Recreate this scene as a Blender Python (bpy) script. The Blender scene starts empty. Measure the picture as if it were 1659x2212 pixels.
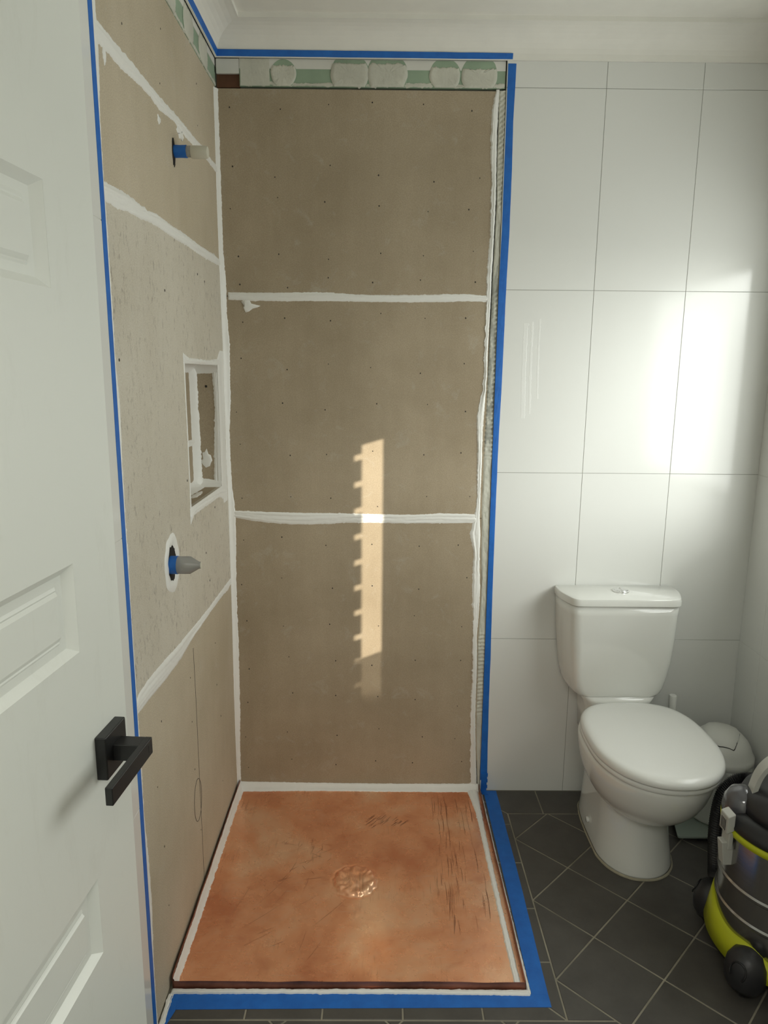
import bpy, math, random
from mathutils import Vector, Matrix, noise
random.seed(7)
S = bpy.context.scene
COL = S.collection

# ------------------------------------------------------------------ camera
cam_d = bpy.data.cameras.new('camera')
cam = bpy.data.objects.new('camera', cam_d)
COL.objects.link(cam)
R_ = Vector(((0.999955, -0.004342, 0.00842))); U_ = Vector(((-0.007429, 0.192044, 0.981358))); F_ = Vector(((0.005878, 0.981377, -0.192003)))
cam.matrix_world = Matrix(((R_.x, U_.x, -F_.x, 0.51518), (R_.y, U_.y, -F_.y, -2.38462), (R_.z, U_.z, -F_.z, 1.52628), (0, 0, 0, 1)))
cam_d.sensor_fit = 'HORIZONTAL'; cam_d.sensor_width = 36.0
cam_d.lens = 36.0 * 1519.41 / 1659.0
cam_d.clip_start = 0.02
S.camera = cam

# ------------------------------------------------------------------ light and exposure
S.view_settings.view_transform = 'Standard'
S.view_settings.look = 'None'
S.view_settings.gamma = 1.0
S.view_settings.use_curve_mapping = False
S.view_settings.exposure = -0.40

SKY = (0.97, 1.0, 0.93); SKY_STRENGTH = 0.55
SUN_STRENGTH = 2.75; SUN_ANGLE = 32
WINDOW_W = 19.0
HALL_W = 24.0
BEAM_W = 20000.0
w = bpy.data.worlds.new('world'); S.world = w; w.use_nodes = True
bg = w.node_tree.nodes['Background']
bg.inputs[0].default_value = (*SKY, 1); bg.inputs[1].default_value = SKY_STRENGTH

def aim(o, d):
    o.rotation_euler = Vector(d).to_track_quat('-Z', 'Y').to_euler()

sun_d = bpy.data.lights.new('sun', 'SUN'); sun_d.energy = SUN_STRENGTH; sun_d.angle = math.radians(SUN_ANGLE)
sun_d.color = (0.98, 1.0, 0.95)
sun = bpy.data.objects.new('sun', sun_d); COL.objects.link(sun); sun.location = (4, -3, 3)
aim(sun, (-0.85, 1.0, -0.30))

# daylight arriving through the window of the right wall
wl = bpy.data.lights.new('window_daylight', 'AREA'); wl.shape = 'RECTANGLE'; wl.size = 1.20; wl.size_y = 0.84
wl.energy = WINDOW_W; wl.color = (0.97, 1.0, 0.95)
wlo = bpy.data.objects.new('window_daylight', wl); COL.objects.link(wlo); wlo.location = (1.95, -0.80, 1.50)
aim(wlo, (-1, 0, 0))

# fill light added in the hall behind the doorway, for ambient brightness
hl_ = bpy.data.lights.new('hall_fill', 'AREA'); hl_.shape = 'RECTANGLE'; hl_.size = 0.9; hl_.size_y = 0.7
hl_.energy = HALL_W; hl_.color = (1.0, 0.995, 0.94)
hlo = bpy.data.objects.new('hall_fill', hl_); COL.objects.link(hlo); hlo.location = (0.5, -2.95, 2.40)
aim(hlo, (0, 0.35, -1))

# glancing direct sun as a spot, let in only by the added slot
SLOT_Y, SLOT_X = -1.75, 1.91
BD = Vector((-1.423, 1.75, -0.49)).normalized()
sp = bpy.data.lights.new('low_sun', 'SPOT'); sp.energy = BEAM_W; sp.shadow_soft_size = 0.032
sp.spot_size = math.radians(4.3); sp.spot_blend = 0.0; sp.color = (1.0, 0.90, 0.74)
spo = bpy.data.objects.new('low_sun', sp); COL.objects.link(spo)
spo.location = Vector((SLOT_X, SLOT_Y, 1.42)) - BD * 12.0; aim(spo, BD)

# ------------------------------------------------------------------ materials
def new_mat(name):
    m = bpy.data.materials.new(name); m.use_nodes = True
    nt = m.node_tree; b = nt.nodes['Principled BSDF']
    return m, nt, b
def N(nt, typ, **kw):
    n = nt.nodes.new(typ)
    for k, v in kw.items():
        if k in n.inputs.keys(): n.inputs[k].default_value = v
        else: setattr(n, k, v)
    return n
def coords(nt, scale=(1, 1, 1)):
    t = nt.nodes.new('ShaderNodeTexCoord'); mp = nt.nodes.new('ShaderNodeMapping')
    mp.inputs['Scale'].default_value = scale
    nt.links.new(t.outputs['Object'], mp.inputs['Vector'])
    return mp.outputs['Vector']
def ramp(nt, src, stops):
    r = nt.nodes.new('ShaderNodeValToRGB'); e = r.color_ramp.elements
    while len(e) < len(stops): e.new(0.5)
    for i, (p, c) in enumerate(stops):
        e[i].position = p; e[i].color = (*c, 1) if len(c) == 3 else c
    nt.links.new(src, r.inputs['Fac'])
    return r.outputs['Color']
def mixc(nt, fac, a, b, mode='MIX'):
    m = nt.nodes.new('ShaderNodeMix'); m.data_type = 'RGBA'; m.blend_type = mode
    if isinstance(fac, float): m.inputs[0].default_value = fac
    else: nt.links.new(fac, m.inputs[0])
    for s, i in ((a, 6), (b, 7)):
        if isinstance(s, tuple): m.inputs[i].default_value = (*s, 1)
        else: nt.links.new(s, m.inputs[i])
    return m.outputs[2]
def noise_tex(nt, vec, scale, detail=4, rough=0.55, dist=0.0):
    n = N(nt, 'ShaderNodeTexNoise', Scale=scale, Detail=detail, Roughness=rough, Distortion=dist)
    nt.links.new(vec, n.inputs['Vector']); return n.outputs['Fac']
def bump(nt, b, src, strength, dist=0.002):
    n = nt.nodes.new('ShaderNodeBump'); n.inputs['Strength'].default_value = strength; n.inputs['Distance'].default_value = dist
    nt.links.new(src, n.inputs['Height']); nt.links.new(n.outputs['Normal'], b.inputs['Normal'])
def simple(name, col, rough=0.5, metal=0.0, spec=0.5, coat=0.0, bscale=0, bstr=0.0, vary=0.0):
    m, nt, b = new_mat(name)
    b.inputs['Base Color'].default_value = (*col, 1); b.inputs['Roughness'].default_value = rough
    b.inputs['Metallic'].default_value = metal; b.inputs['Specular IOR Level'].default_value = spec
    b.inputs['Coat Weight'].default_value = coat
    v = coords(nt)
    if vary:
        f = noise_tex(nt, v, 9, 5)
        c = ramp(nt, f, [(0.3, tuple(x * (1 - vary) for x in col)), (0.7, tuple(min(1, x * (1 + vary)) for x in col))])
        nt.links.new(c, b.inputs['Base Color'])
    if bscale: bump(nt, b, noise_tex(nt, v, bscale, 5), bstr)
    return m

def board_mat(name, a, c, fleck=0.0, streak=0.16):
    m, nt, b = new_mat(name)
    v = coords(nt); vs = coords(nt, (9, 9, 0.9))
    big = noise_tex(nt, v, 2.2, 5, 0.6)
    st = noise_tex(nt, vs, 3.0, 5, 0.6)
    fine = noise_tex(nt, v, 320, 3, 0.7)
    smudge = noise_tex(nt, v, 14, 8, 0.75, 0.6)
    f = mixc(nt, streak, big, st)
    col = ramp(nt, f, [(0.36, a), (0.64, c)])
    col = mixc(nt, 0.45, col, ramp(nt, fine, [(0.3, (0.32, 0.32, 0.32)), (0.7, (0.68, 0.68, 0.68))]), 'OVERLAY')
    light = ramp(nt, smudge, [(0.56, (0, 0, 0)), (0.74, (0.34, 0.34, 0.34))])
    col = mixc(nt, light, col, (0.55, 0.53, 0.47))
    if fleck:
        fl = noise_tex(nt, coords(nt, (1, 1, 0.45)), 95, 4, 0.7)
        area = noise_tex(nt, v, 4, 3)
        k = mixc(nt, 1.0, ramp(nt, fl, [(0.56, (0, 0, 0)), (0.70, (fleck, fleck, fleck))]), ramp(nt, area, [(0.35, (0.2, 0.2, 0.2)), (0.65, (1, 1, 1))]), 'MULTIPLY')
        col = mixc(nt, k, col, (0.16, 0.13, 0.10))
    nt.links.new(col, b.inputs['Base Color'])
    b.inputs['Roughness'].default_value = 0.75; b.inputs['Specular IOR Level'].default_value = 0.25
    bump(nt, b, fine, 0.15, 0.0006)
    return m

M = {}
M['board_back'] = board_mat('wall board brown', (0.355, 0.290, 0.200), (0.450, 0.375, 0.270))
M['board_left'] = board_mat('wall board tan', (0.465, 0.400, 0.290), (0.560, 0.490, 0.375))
M['board_grey'] = board_mat('wall board grey', (0.560, 0.515, 0.425), (0.640, 0.600, 0.510), fleck=0.75)
M['hole'] = simple('screw hole', (0.03, 0.025, 0.02), 0.8)
M['sealant'] = simple('white sealant', (0.86, 0.86, 0.82), 0.42, spec=0.4, bscale=60, bstr=0.25)
M['plaster'] = simple('white plaster paint', (0.72, 0.72, 0.67), 0.6, bscale=45, bstr=0.3, vary=0.05)
M['paint'] = simple('wall and ceiling paint', (0.86, 0.85, 0.79), 0.55, spec=0.3, bscale=70, bstr=0.12, vary=0.03)
M['door'] = simple('white door paint', (0.73, 0.75, 0.71), 0.38, spec=0.4, bscale=25, bstr=0.05, vary=0.02)
m, nt, b = new_mat('scuffed white door paint'); M['door'] = m
v = coords(nt)
c = mixc(nt, ramp(nt, noise_tex(nt, coords(nt, (5, 5, 1.6)), 3.5, 7, 0.75, 0.5), [(0.55, (0, 0, 0)), (0.85, (0.28, 0.28, 0.28))]), (0.74, 0.76, 0.71), (0.52, 0.51, 0.45))
nt.links.new(c, b.inputs['Base Color']); b.inputs['Roughness'].default_value = 0.36; bump(nt, b, noise_tex(nt, v, 25, 5), 0.05)
M['scuff'] = simple('dried white smear', (0.80, 0.81, 0.78), 0.35, bscale=90, bstr=0.2)
M['tile'] = simple('white wall tile', (0.78, 0.79, 0.76), 0.13, spec=0.55, bscale=5, bstr=0.02)
M['grout_w'] = simple('wall grout', (0.30, 0.30, 0.27), 0.8)
M['ceramic'] = simple('white glazed ceramic', (0.78, 0.79, 0.75), 0.10, spec=0.6, coat=0.3)
M['seat'] = simple('white toilet seat plastic', (0.80, 0.81, 0.78), 0.20, spec=0.5, bscale=220, bstr=0.02)
M['plastic_w'] = simple('white plastic', (0.74, 0.75, 0.71), 0.35)
M['bag'] = simple('thin white bag', (0.60, 0.61, 0.58), 0.25, bscale=38, bstr=0.9)
M['blackmetal'] = simple('matt black metal', (0.010, 0.010, 0.010), 0.32, spec=0.5)
M['black'] = simple('black plastic', (0.012, 0.012, 0.013), 0.38)
M['darkgrey'] = simple('dark grey plastic', (0.022, 0.022, 0.024), 0.40)
M['smoke'] = simple('smoky plastic', (0.07, 0.07, 0.08), 0.12, spec=0.8, coat=0.5)
M['latch'] = simple('light grey plastic', (0.45, 0.45, 0.41), 0.4)
M['lime'] = simple('lime green plastic', (0.50, 0.54, 0.015), 0.35)
M['chrome'] = simple('chrome', (0.85, 0.85, 0.85), 0.08, metal=1)
M['caulk'] = simple('aged caulk', (0.36, 0.33, 0.24), 0.8, bscale=90, bstr=0.5, vary=0.25)
M['capplastic'] = simple('milky white plastic cap', (0.62, 0.60, 0.50), 0.3)
M['ply'] = simple('dark void', (0.012, 0.009, 0.007), 0.9)
M['timber'] = simple('old brown timber', (0.13, 0.055, 0.025), 0.8, bscale=40, bstr=0.6, vary=0.35)
M['greenboard'] = simple('green wall board', (0.30, 0.40, 0.29), 0.75, vary=0.14)
M['adh'] = simple('tile adhesive', (0.60, 0.60, 0.52), 0.85, bscale=75, bstr=1.0, vary=0.12)
M['adh_grey'] = simple('grey tile adhesive', (0.42, 0.43, 0.38), 0.85, bscale=75, bstr=1.0, vary=0.35)

# blue masking tape with a faint crepe
m, nt, b = new_mat('blue masking tape'); M['tape'] = m
v = coords(nt, (1, 1, 1)); cr = noise_tex(nt, v, 260, 2)
nt.links.new(ramp(nt, noise_tex(nt, v, 30, 4), [(0.3, (0.008, 0.120, 0.48)), (0.7, (0.012, 0.155, 0.57))]), b.inputs['Base Color'])
b.inputs['Roughness'].default_value = 0.55; bump(nt, b, cr, 0.25, 0.0006)

# tray: worn copper sheet
m, nt, b = new_mat('worn copper sheet'); M['copper'] = m
v = coords(nt)
big = noise_tex(nt, v, 3.2, 6, 0.60, 0.25); mid = noise_tex(nt, v, 13, 7, 0.62, 0.5)
sc = noise_tex(nt, coords(nt, (48, 3.5, 5)), 2.6, 5, 0.7, 0.5)
sc2 = noise_tex(nt, coords(nt, (5, 85, 5)), 3, 4, 0.75, 0.8)
fine = noise_tex(nt, v, 140, 4, 0.7)
col = ramp(nt, big, [(0.34, (0.72, 0.28, 0.14)), (0.50, (0.95, 0.46, 0.25)), (0.64, (1.0, 0.62, 0.39))])
col = mixc(nt, ramp(nt, mid, [(0.52, (0, 0, 0)), (0.76, (0.30, 0.30, 0.30))]), col, (0.92, 0.62, 0.42))
col = mixc(nt, ramp(nt, mid, [(0.28, (0.45, 0.45, 0.45)), (0.40, (0, 0, 0))]), col, (0.52, 0.21, 0.12))
msk = ramp(nt, noise_tex(nt, v, 5.5, 3), [(0.53, (0, 0, 0)), (0.64, (1, 1, 1))])
k = mixc(nt, 1.0, ramp(nt, sc, [(0.54, (0, 0, 0)), (0.66, (0.55, 0.55, 0.55))]), msk, 'MULTIPLY')
col = mixc(nt, k, col, (0.30, 0.13, 0.07))
col = mixc(nt, ramp(nt, sc2, [(0.60, (0, 0, 0)), (0.70, (0.5, 0.5, 0.5))]), col, (0.85, 0.62, 0.48))
nt.links.new(col, b.inputs['Base Color'])
b.inputs['Metallic'].default_value = 0.58
nt.links.new(ramp(nt, mid, [(0.3, (0.20, 0.20, 0.20)), (0.75, (0.36, 0.36, 0.36))]), b.inputs['Roughness'])
mid2 = noise_tex(nt, v, 13, 4, 0.5, 0.5)
h = mixc(nt, 0.08, mixc(nt, 0.3, mid2, sc), fine)
bump(nt, b, h, 0.13, 0.0014)
M['copper_dark'] = simple('tarnished copper edge', (0.30, 0.13, 0.09), 0.42, metal=0.85, bscale=30, bstr=0.3, vary=0.5)

M['copper_scratch'] = simple('dark copper scratch', (0.22, 0.09, 0.05), 0.5, metal=0.6)
# floor tiles
m, nt, b = new_mat('dark grey floor tile'); M['ftile'] = m
v = coords(nt)
col = ramp(nt, noise_tex(nt, v, 11, 6, 0.65), [(0.3, (0.068, 0.063, 0.056)), (0.72, (0.095, 0.089, 0.079))])
col = mixc(nt, ramp(nt, noise_tex(nt, v, 38, 8, 0.8, 1.0), [(0.66, (0, 0, 0)), (0.82, (0.4, 0.4, 0.4))]), col, (0.16, 0.155, 0.14))
nt.links.new(col, b.inputs['Base Color']); b.inputs['Roughness'].default_value = 0.42; b.inputs['Specular IOR Level'].default_value = 0.4
bump(nt, b, noise_tex(nt, v, 60, 4), 0.12)
M['grout_f'] = simple('floor grout', (0.26, 0.24, 0.185), 0.85, bscale=120, bstr=0.4, vary=0.3)

# brushed steel
m, nt, b = new_mat('brushed steel'); M['steel'] = m
v = coords(nt, (1, 1, 1))
b.inputs['Base Color'].default_value = (0.42, 0.41, 0.40, 1); b.inputs['Metallic'].default_value = 1.0
st = noise_tex(nt, coords(nt, (2, 2, 160)), 4, 3)
nt.links.new(ramp(nt, st, [(0.3, (0.13, 0.13, 0.13)), (0.7, (0.24, 0.24, 0.24))]), b.inputs['Roughness'])
bump(nt, b, noise_tex(nt, v, 9, 3), 0.08)

# translucent plastic bottle neck
m, nt, b = new_mat('cloudy clear plastic'); M['cloudy'] = m
b.inputs['Base Color'].default_value = (0.50, 0.50, 0.48, 1); b.inputs['Roughness'].default_value = 0.25
b.inputs['Transmission Weight'].default_value = 0.45
# greenish glass plate
M['gplate'] = simple('frosted glass plate', (0.30, 0.36, 0.31), 0.12, spec=0.7, coat=0.5)
# window glass
m = bpy.data.materials.new('window glass'); m.use_nodes = True; nt = m.node_tree; M['glass'] = m
nt.nodes.remove(nt.nodes['Principled BSDF']); out = nt.nodes['Material Output']
tr = N(nt, 'ShaderNodeBsdfTransparent'); gl = N(nt, 'ShaderNodeBsdfGlossy', Roughness=0.02); mx = N(nt, 'ShaderNodeMixShader', Fac=0.06)
nt.links.new(tr.outputs[0], mx.inputs[1]); nt.links.new(gl.outputs[0], mx.inputs[2]); nt.links.new(mx.outputs[0], out.inputs['Surface'])

m = bpy.data.materials.new('streak dimmer'); m.use_nodes = True; nt = m.node_tree; M['tint'] = m  # filter made up to dim the lower end of the sun streak
nt.nodes.remove(nt.nodes['Principled BSDF']); out = nt.nodes['Material Output']
tr = N(nt, 'ShaderNodeBsdfTransparent'); tr.inputs[0].default_value = (.42, .42, .42, 1); nt.links.new(tr.outputs[0], out.inputs['Surface'])

# ------------------------------------------------------------------ builders
WM = {}          # world matrix of every object built
def link_mesh(name, V, F, mats, parent=None, smooth=False, idx=None, bevel=0.0, seg=2, sub=0):
    me = bpy.data.meshes.new(name)
    if parent:
        inv = WM[parent].inverted()
        V = [tuple(inv @ Vector(v)) for v in V]
    me.from_pydata([tuple(v) for v in V], [], F)
    me.validate(); me.update()
    if not isinstance(mats, (list, tuple)): mats = [mats]
    for mt in mats: me.materials.append(M[mt])
    if idx:
        for p, i in zip(me.polygons, idx): p.material_index = i
    o = bpy.data.objects.new(name, me); COL.objects.link(o)
    WM[o] = WM[parent] if parent else Matrix.Identity(4)
    if parent: o.parent = parent
    if smooth:
        for p in me.polygons: p.use_smooth = True
    if bevel:
        md = o.modifiers.new('bevel', 'BEVEL'); md.width = bevel; md.segments = seg; md.limit_method = 'ANGLE'; md.angle_limit = math.radians(40)
        for p in me.polygons: p.use_smooth = True
        md.harden_normals = True
    if sub:
        md = o.modifiers.new('sub', 'SUBSURF'); md.levels = sub; md.render_levels = sub
    return o

class MB:
    def __init__(s): s.V = []; s.F = []; s.I = []; s.mi = 0
    def add(s, V, F):
        n = len(s.V); s.V += [tuple(v) for v in V]; s.F += [tuple(i + n for i in f) for f in F]; s.I += [s.mi] * len(F)
    def box(s, x0, x1, y0, y1, z0, z1, fn=None):
        V = [(x, y, z) for x in (x0, x1) for y in (y0, y1) for z in (z0, z1)]
        if fn: V = [fn(*v) for v in V]
        s.add(V, [(0, 1, 3, 2), (4, 6, 7, 5), (0, 4, 5, 1), (2, 3, 7, 6), (0, 2, 6, 4), (1, 5, 7, 3)])
    def prism(s, poly, z0, z1, fn=None, inset=0.0):
        n = len(poly)
        c = (sum(p[0] for p in poly) / n, sum(p[1] for p in poly) / n)
        V = [(x, y, z0) for x, y in poly] + [(x, y, z1 - inset) for x, y in poly]
        F = [tuple(range(n - 1, -1, -1))] + [(i, (i + 1) % n, n + (i + 1) % n, n + i) for i in range(n)]
        if inset:
            q = offset_poly(poly, inset)
            if q and len(q) == n:
                V += [(x, y, z1) for x, y in q]
                F += [(n + i, n + (i + 1) % n, 2 * n + (i + 1) % n, 2 * n + i) for i in range(n)] + [tuple(range(2 * n, 3 * n))]
            else: F.append(tuple(range(n, 2 * n)))
        else: F.append(tuple(range(n, 2 * n)))
        if fn: V = [fn(*v) for v in V]
        s.add(V, F)
    def loft(s, rings, cap0=True, cap1=True, closed=True):
        n = len(rings[0]); V = [p for r in rings for p in r]; F = []
        for k in range(len(rings) - 1):
            for i in range(n if closed else n - 1):
                j = (i + 1) % n
                F.append((k * n + i, k * n + j, (k + 1) * n + j, (k + 1) * n + i))
        if cap0: F.append(tuple(range(n - 1, -1, -1)))
        if cap1: F.append(tuple((len(rings) - 1) * n + i for i in range(n)))
        s.add(V, F)
    def lathe(s, c, prof, n=48, a0=0, a1=2 * math.pi, axis='z', cap0=True, cap1=True):
        rings = []
        for r, h in prof:
            ring = []
            for i in range(n):
                t = 2 * math.pi * i / n; a, b_ = r * math.cos(t), r * math.sin(t)
                ring.append((c[0] + a, c[1] + b_, c[2] + h) if axis == 'z' else (c[0] + h, c[1] + a, c[2] + b_) if axis == 'x' else (c[0] + b_, c[1] + h, c[2] + a))
            rings.append(ring)
        s.loft(rings, cap0, cap1)
    def tube(s, pts, r, n=14, ribs=0):
        pts = [Vector(p) for p in pts]; rings = []; up = Vector((0, 0, 1)); L = 0
        for i, p in enumerate(pts):
            d = (pts[min(i + 1, len(pts) - 1)] - pts[max(i - 1, 0)]).normalized()
            a = d.cross(up)
            if a.length < 1e-3: a = d.cross(Vector((1, 0, 0)))
            a.normalize(); b_ = d.cross(a).normalized(); up = -b_ if (-b_).dot(up) > 0 else b_
            rr = r(i / (len(pts) - 1)) if callable(r) else r
            if ribs: rr *= 1 + 0.09 * (1 if i % 2 else -1)
            rings.append([tuple(p + a * rr * math.cos(2 * math.pi * k / n) + b_ * rr * math.sin(2 * math.pi * k / n)) for k in range(n)])
        s.loft(rings)
    def build(s, name, mats, parent=None, **kw):
        return link_mesh(name, s.V, s.F, mats, parent, idx=s.I, **kw)

def offset_poly(poly, d):
    n = len(poly); A = sum(poly[i][0] * poly[(i + 1) % n][1] - poly[(i + 1) % n][0] * poly[i][1] for i in range(n))
    q = poly[:] if A > 0 else poly[::-1]
    r = q
    for i in range(n):
        p0, p1 = q[i], q[(i + 1) % n]
        ex, ey = p1[0] - p0[0], p1[1] - p0[1]; L = math.hypot(ex, ey)
        if L < 1e-6: continue
        nx, ny = -ey / L, ex / L
        r = clip(r, nx, ny, nx * p0[0] + ny * p0[1] + d)
        if len(r) < 3: return None
    return r
def clip(poly, nx, ny, c):
    """keep nx*x+ny*y >= c"""
    out = []
    for i in range(len(poly)):
        a, b_ = poly[i], poly[(i + 1) % len(poly)]
        da, db = nx * a[0] + ny * a[1] - c, nx * b_[0] + ny * b_[1] - c
        if da >= 0: out.append(a)
        if (da >= 0) != (db >= 0):
            t = da / (da - db); out.append((a[0] + t * (b_[0] - a[0]), a[1] + t * (b_[1] - a[1])))
    res = []
    for p in out:
        if not res or math.hypot(p[0] - res[-1][0], p[1] - res[-1][1]) > 1e-5: res.append(p)
    if len(res) > 1 and math.hypot(res[0][0] - res[-1][0], res[0][1] - res[-1][1]) < 1e-5: res.pop()
    return res
def spline(pts, n):
    """Catmull-Rom through 3-D points"""
    P = [Vector(p) for p in pts]; P = [2 * P[0] - P[1]] + P + [2 * P[-1] - P[-2]]; out = []
    for i in range(1, len(P) - 2):
        for k in range(n):
            t = k / n
            out.append(0.5 * ((2 * P[i]) + (P[i + 1] - P[i - 1]) * t + (2 * P[i - 1] - 5 * P[i] + 4 * P[i + 1] - P[i + 2]) * t * t + (3 * P[i] - P[i - 1] - 3 * P[i + 1] + P[i + 2]) * t ** 3))
    out.append(P[-2]); return out

def structure(o): o['kind'] = 'structure'; return o
def tag(o, label, cat, group=None):
    o['label'] = label; o['category'] = cat
    if group: o['group'] = group
    return o
def thing(name, label, cat, loc, rotz=0.0, group=None):
    o = bpy.data.objects.new(name, None); COL.objects.link(o); o.empty_display_size = 0.05
    o.location = loc; o.rotation_euler = (0, 0, rotz)
    WM[o] = Matrix.Translation(loc) @ Matrix.Rotation(rotz, 4, 'Z')
    return tag(o, label, cat, group)

W = 1.81          # width of the room, left wall x=0 to right wall
HC = 2.56         # ceiling height
YR = -2.30        # inner face of the wall holding the doorway
BX, BY = -0.006, 0.006      # faces of the bare boards on the left and the back wall

# ------------------------------------------------------------------ structure: floor
fl = MB(); fl.mi = 1
fl.box(-0.62, W + 0.12, -3.72, 0.15, -0.05, -0.0014)
fl.mi = 0
def ftile(poly):
    q = offset_poly(poly, 0.0022)
    if q and len(q) > 2: fl.prism(q, -0.01, 0.0, inset=0.0009)
XB, YB_, YF = 0.977, -0.141, -0.957
for i in range(-20, 20):
    for j in range(-20, 20):
        u0, v0 = 1.257 + 0.28 * i, 0.699 + 0.28 * j
        u1, v1 = u0 + 0.28, v0 + 0.28
        cell = [((u + v) / 2, (v - u) / 2) for u, v in ((u0, v0), (u1, v0), (u1, v1), (u0, v1))]
        cell = clip(cell, 1, 0, 0.0); cell = clip(cell, -1, 0, -W); cell = clip(cell, 0, 1, -3.4); cell = clip(cell, 0, -1, -YB_)
        if len(cell) < 3: continue
        if min(p[0] for p in cell) >= XB - 1e-6 or max(p[1] for p in cell) <= YF + 1e-6: ftile(cell)
        else:
            a = clip(clip(cell, 1, 0, XB), 0, 1, YF); b_ = clip(cell, 0, -1, -YF)
            for q in (a, b_):
                if len(q) > 2: ftile(q)
ys = [-0.0, -0.201, -0.397, -0.593, -0.784, -0.957]
for k in range(5):
    p = [(0.880, ys[k]), (XB, ys[k]), (XB, ys[k + 1]), (0.880, ys[k + 1])]
    if k == 0: p = clip(p, -1, -1, -(XB + YB_))            # mitred corners of the border
    if k == 4: p = clip(p, 1, 1, XB + YF)
    ftile(p)
xs = [0.836, 1.104, 1.304, 1.504, 1.704, W]
for k in range(5):
    p = [(xs[k], YB_), (xs[k + 1], YB_), (xs[k + 1], 0), (xs[k], 0)]
    if k == 0: p = clip(p, 1, 1, XB + YB_)
    ftile(p)
xs = [0.0, 0.197, 0.384, 0.580, 0.775, XB]
for k in range(5):
    p = [(xs[k], YF), (xs[k + 1], YF), (xs[k + 1], -0.86), (xs[k], -0.86)]
    if k == 4: p = clip(p, -1, -1, -(XB + YF))
    ftile(p)
structure(fl.build('floor', ['ftile', 'grout_f'], bevel=0))

# ------------------------------------------------------------------ structure: walls
def rect(x0, x1, z0, z1): return [(x0, z0), (x1, z0), (x1, z1), (x0, z1)]
def wtile(mb, x0, x1, z0, z1, fn, th=0.008):
    g = 0.0007
    mb.prism(rect(x0 + g, x1 - g, z0 + g, z1 - g), 0, th, fn=fn, inset=0.0006)

wb = MB(); wb.mi = 1
wb.box(-0.12, 0.90, 0.020, 0.12, -0.05, HC + 0.05)                 # behind the shower boards
wb.box(0.8965, W + 0.12, 0.0012, 0.12, -0.05, HC + 0.05)
wb.mi = 0
fb = lambda x, z, h: (x, 0.008 - h, z)
zs = [0.0, 0.6, 1.2, 1.8, 2.4, 2.476]
xs = [0.8965, 1.207, 1.507, W + 0.006]
for a in range(3):
    for c in range(5): wtile(wb, xs[a], xs[a + 1], zs[c], zs[c + 1], fb)
structure(wb.build('wall_back', ['tile', 'grout_w']))

wl_ = MB(); wl_.mi = 1
NY0, NY1, NZ0, NZ1, ND = -0.475, -0.092, 1.160, 1.552, -0.086     # niche opening and depth
wl_.box(-0.14, ND - 0.012, -0.99, 0.12, -0.05, HC + 0.05)
for y0, y1, z0, z1 in ((-0.99, NY0 - 0.012, -0.05, HC + 0.05), (NY1 + 0.012, 0.12, -0.05, HC + 0.05), (NY0 - 0.012, NY1 + 0.012, -0.05, NZ0 - 0.012), (NY0 - 0.012, NY1 + 0.012, NZ1 + 0.012, HC + 0.05)):
    wl_.box(ND - 0.012, -0.020, y0, y1, z0, z1)
wl_.box(-0.14, -0.0012, YR - 0.12, -0.988, -0.05, HC + 0.05)
wl_.mi = 0
fl_ = lambda y, z, h: (-0.008 + h, y, z)
ysl = [YR, -2.188, -1.588, -0.988]
for a in range(3):
    for c in range(5): wtile(wl_, ysl[a], ysl[a + 1], zs[c], zs[c + 1], fl_)
structure(wl_.build('wall_left', ['tile', 'plaster']))

WY0, WY1, WZ0, WZ1 = -1.545, -0.185, 1.05, 1.955
wr = MB(); wr.mi = 1
wr.box(W + 0.0012, W + 0.10, WY1, 0.12, -0.05, HC + 0.05); 
# unseen slot opening added to shape the sun streak, its near jamb toothed
QY0, QY1, QZ0, QZ1 = -1.830, -1.584, 0.86, 1.730
wr.box(W + 0.0012, W + 0.10, QY1, WY0, -0.05, HC + 0.05); wr.box(W + 0.0012, W + 0.10, YR - 0.12, QY0, -0.05, HC + 0.05)
wr.box(W + 0.0012, W + 0.10, QY0, QY1, -0.05, QZ0); wr.box(W + 0.0012, W + 0.10, QY0, QY1, QZ1, HC + 0.05)
wr.box(W + 0.0012, W + 0.10, WY0, WY1, -0.05, WZ0); wr.box(W + 0.0012, W + 0.10, WY0, WY1, WZ1, HC + 0.05)
wr.mi = 0
fr_ = lambda y, z, h: (W + 0.008 - h, y, z)
ysr = [YR, -1.94, -1.64, -1.34, -1.04, -0.74, -0.44, -0.14, 0.0]
def sub_rects(y0, y1, z0, z1, H=None):
    hy0, hy1, hz0, hz1 = H or (WY0, WY1, WZ0, WZ1)
    if y1 <= hy0 or y0 >= hy1 or z1 <= hz0 or z0 >= hz1: return [(y0, y1, z0, z1)]
    r = []
    if y0 < hy0: r.append((y0, hy0, z0, z1)); y0 = hy0
    if y1 > hy1: r.append((hy1, y1, z0, z1)); y1 = hy1
    if z0 < hz0: r.append((y0, y1, z0, hz0))
    if z1 > hz1: r.append((y0, y1, hz1, z1))
    return r
for a in range(8):
    for c in range(5):
        for q0 in sub_rects(ysr[a], ysr[a + 1], zs[c], zs[c + 1]):
            for q in sub_rects(*q0, (QY0, QY1, QZ0, QZ1)): wtile(wr, *q, fr_)
structure(wr.build('wall_right', ['tile', 'plaster']))

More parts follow.
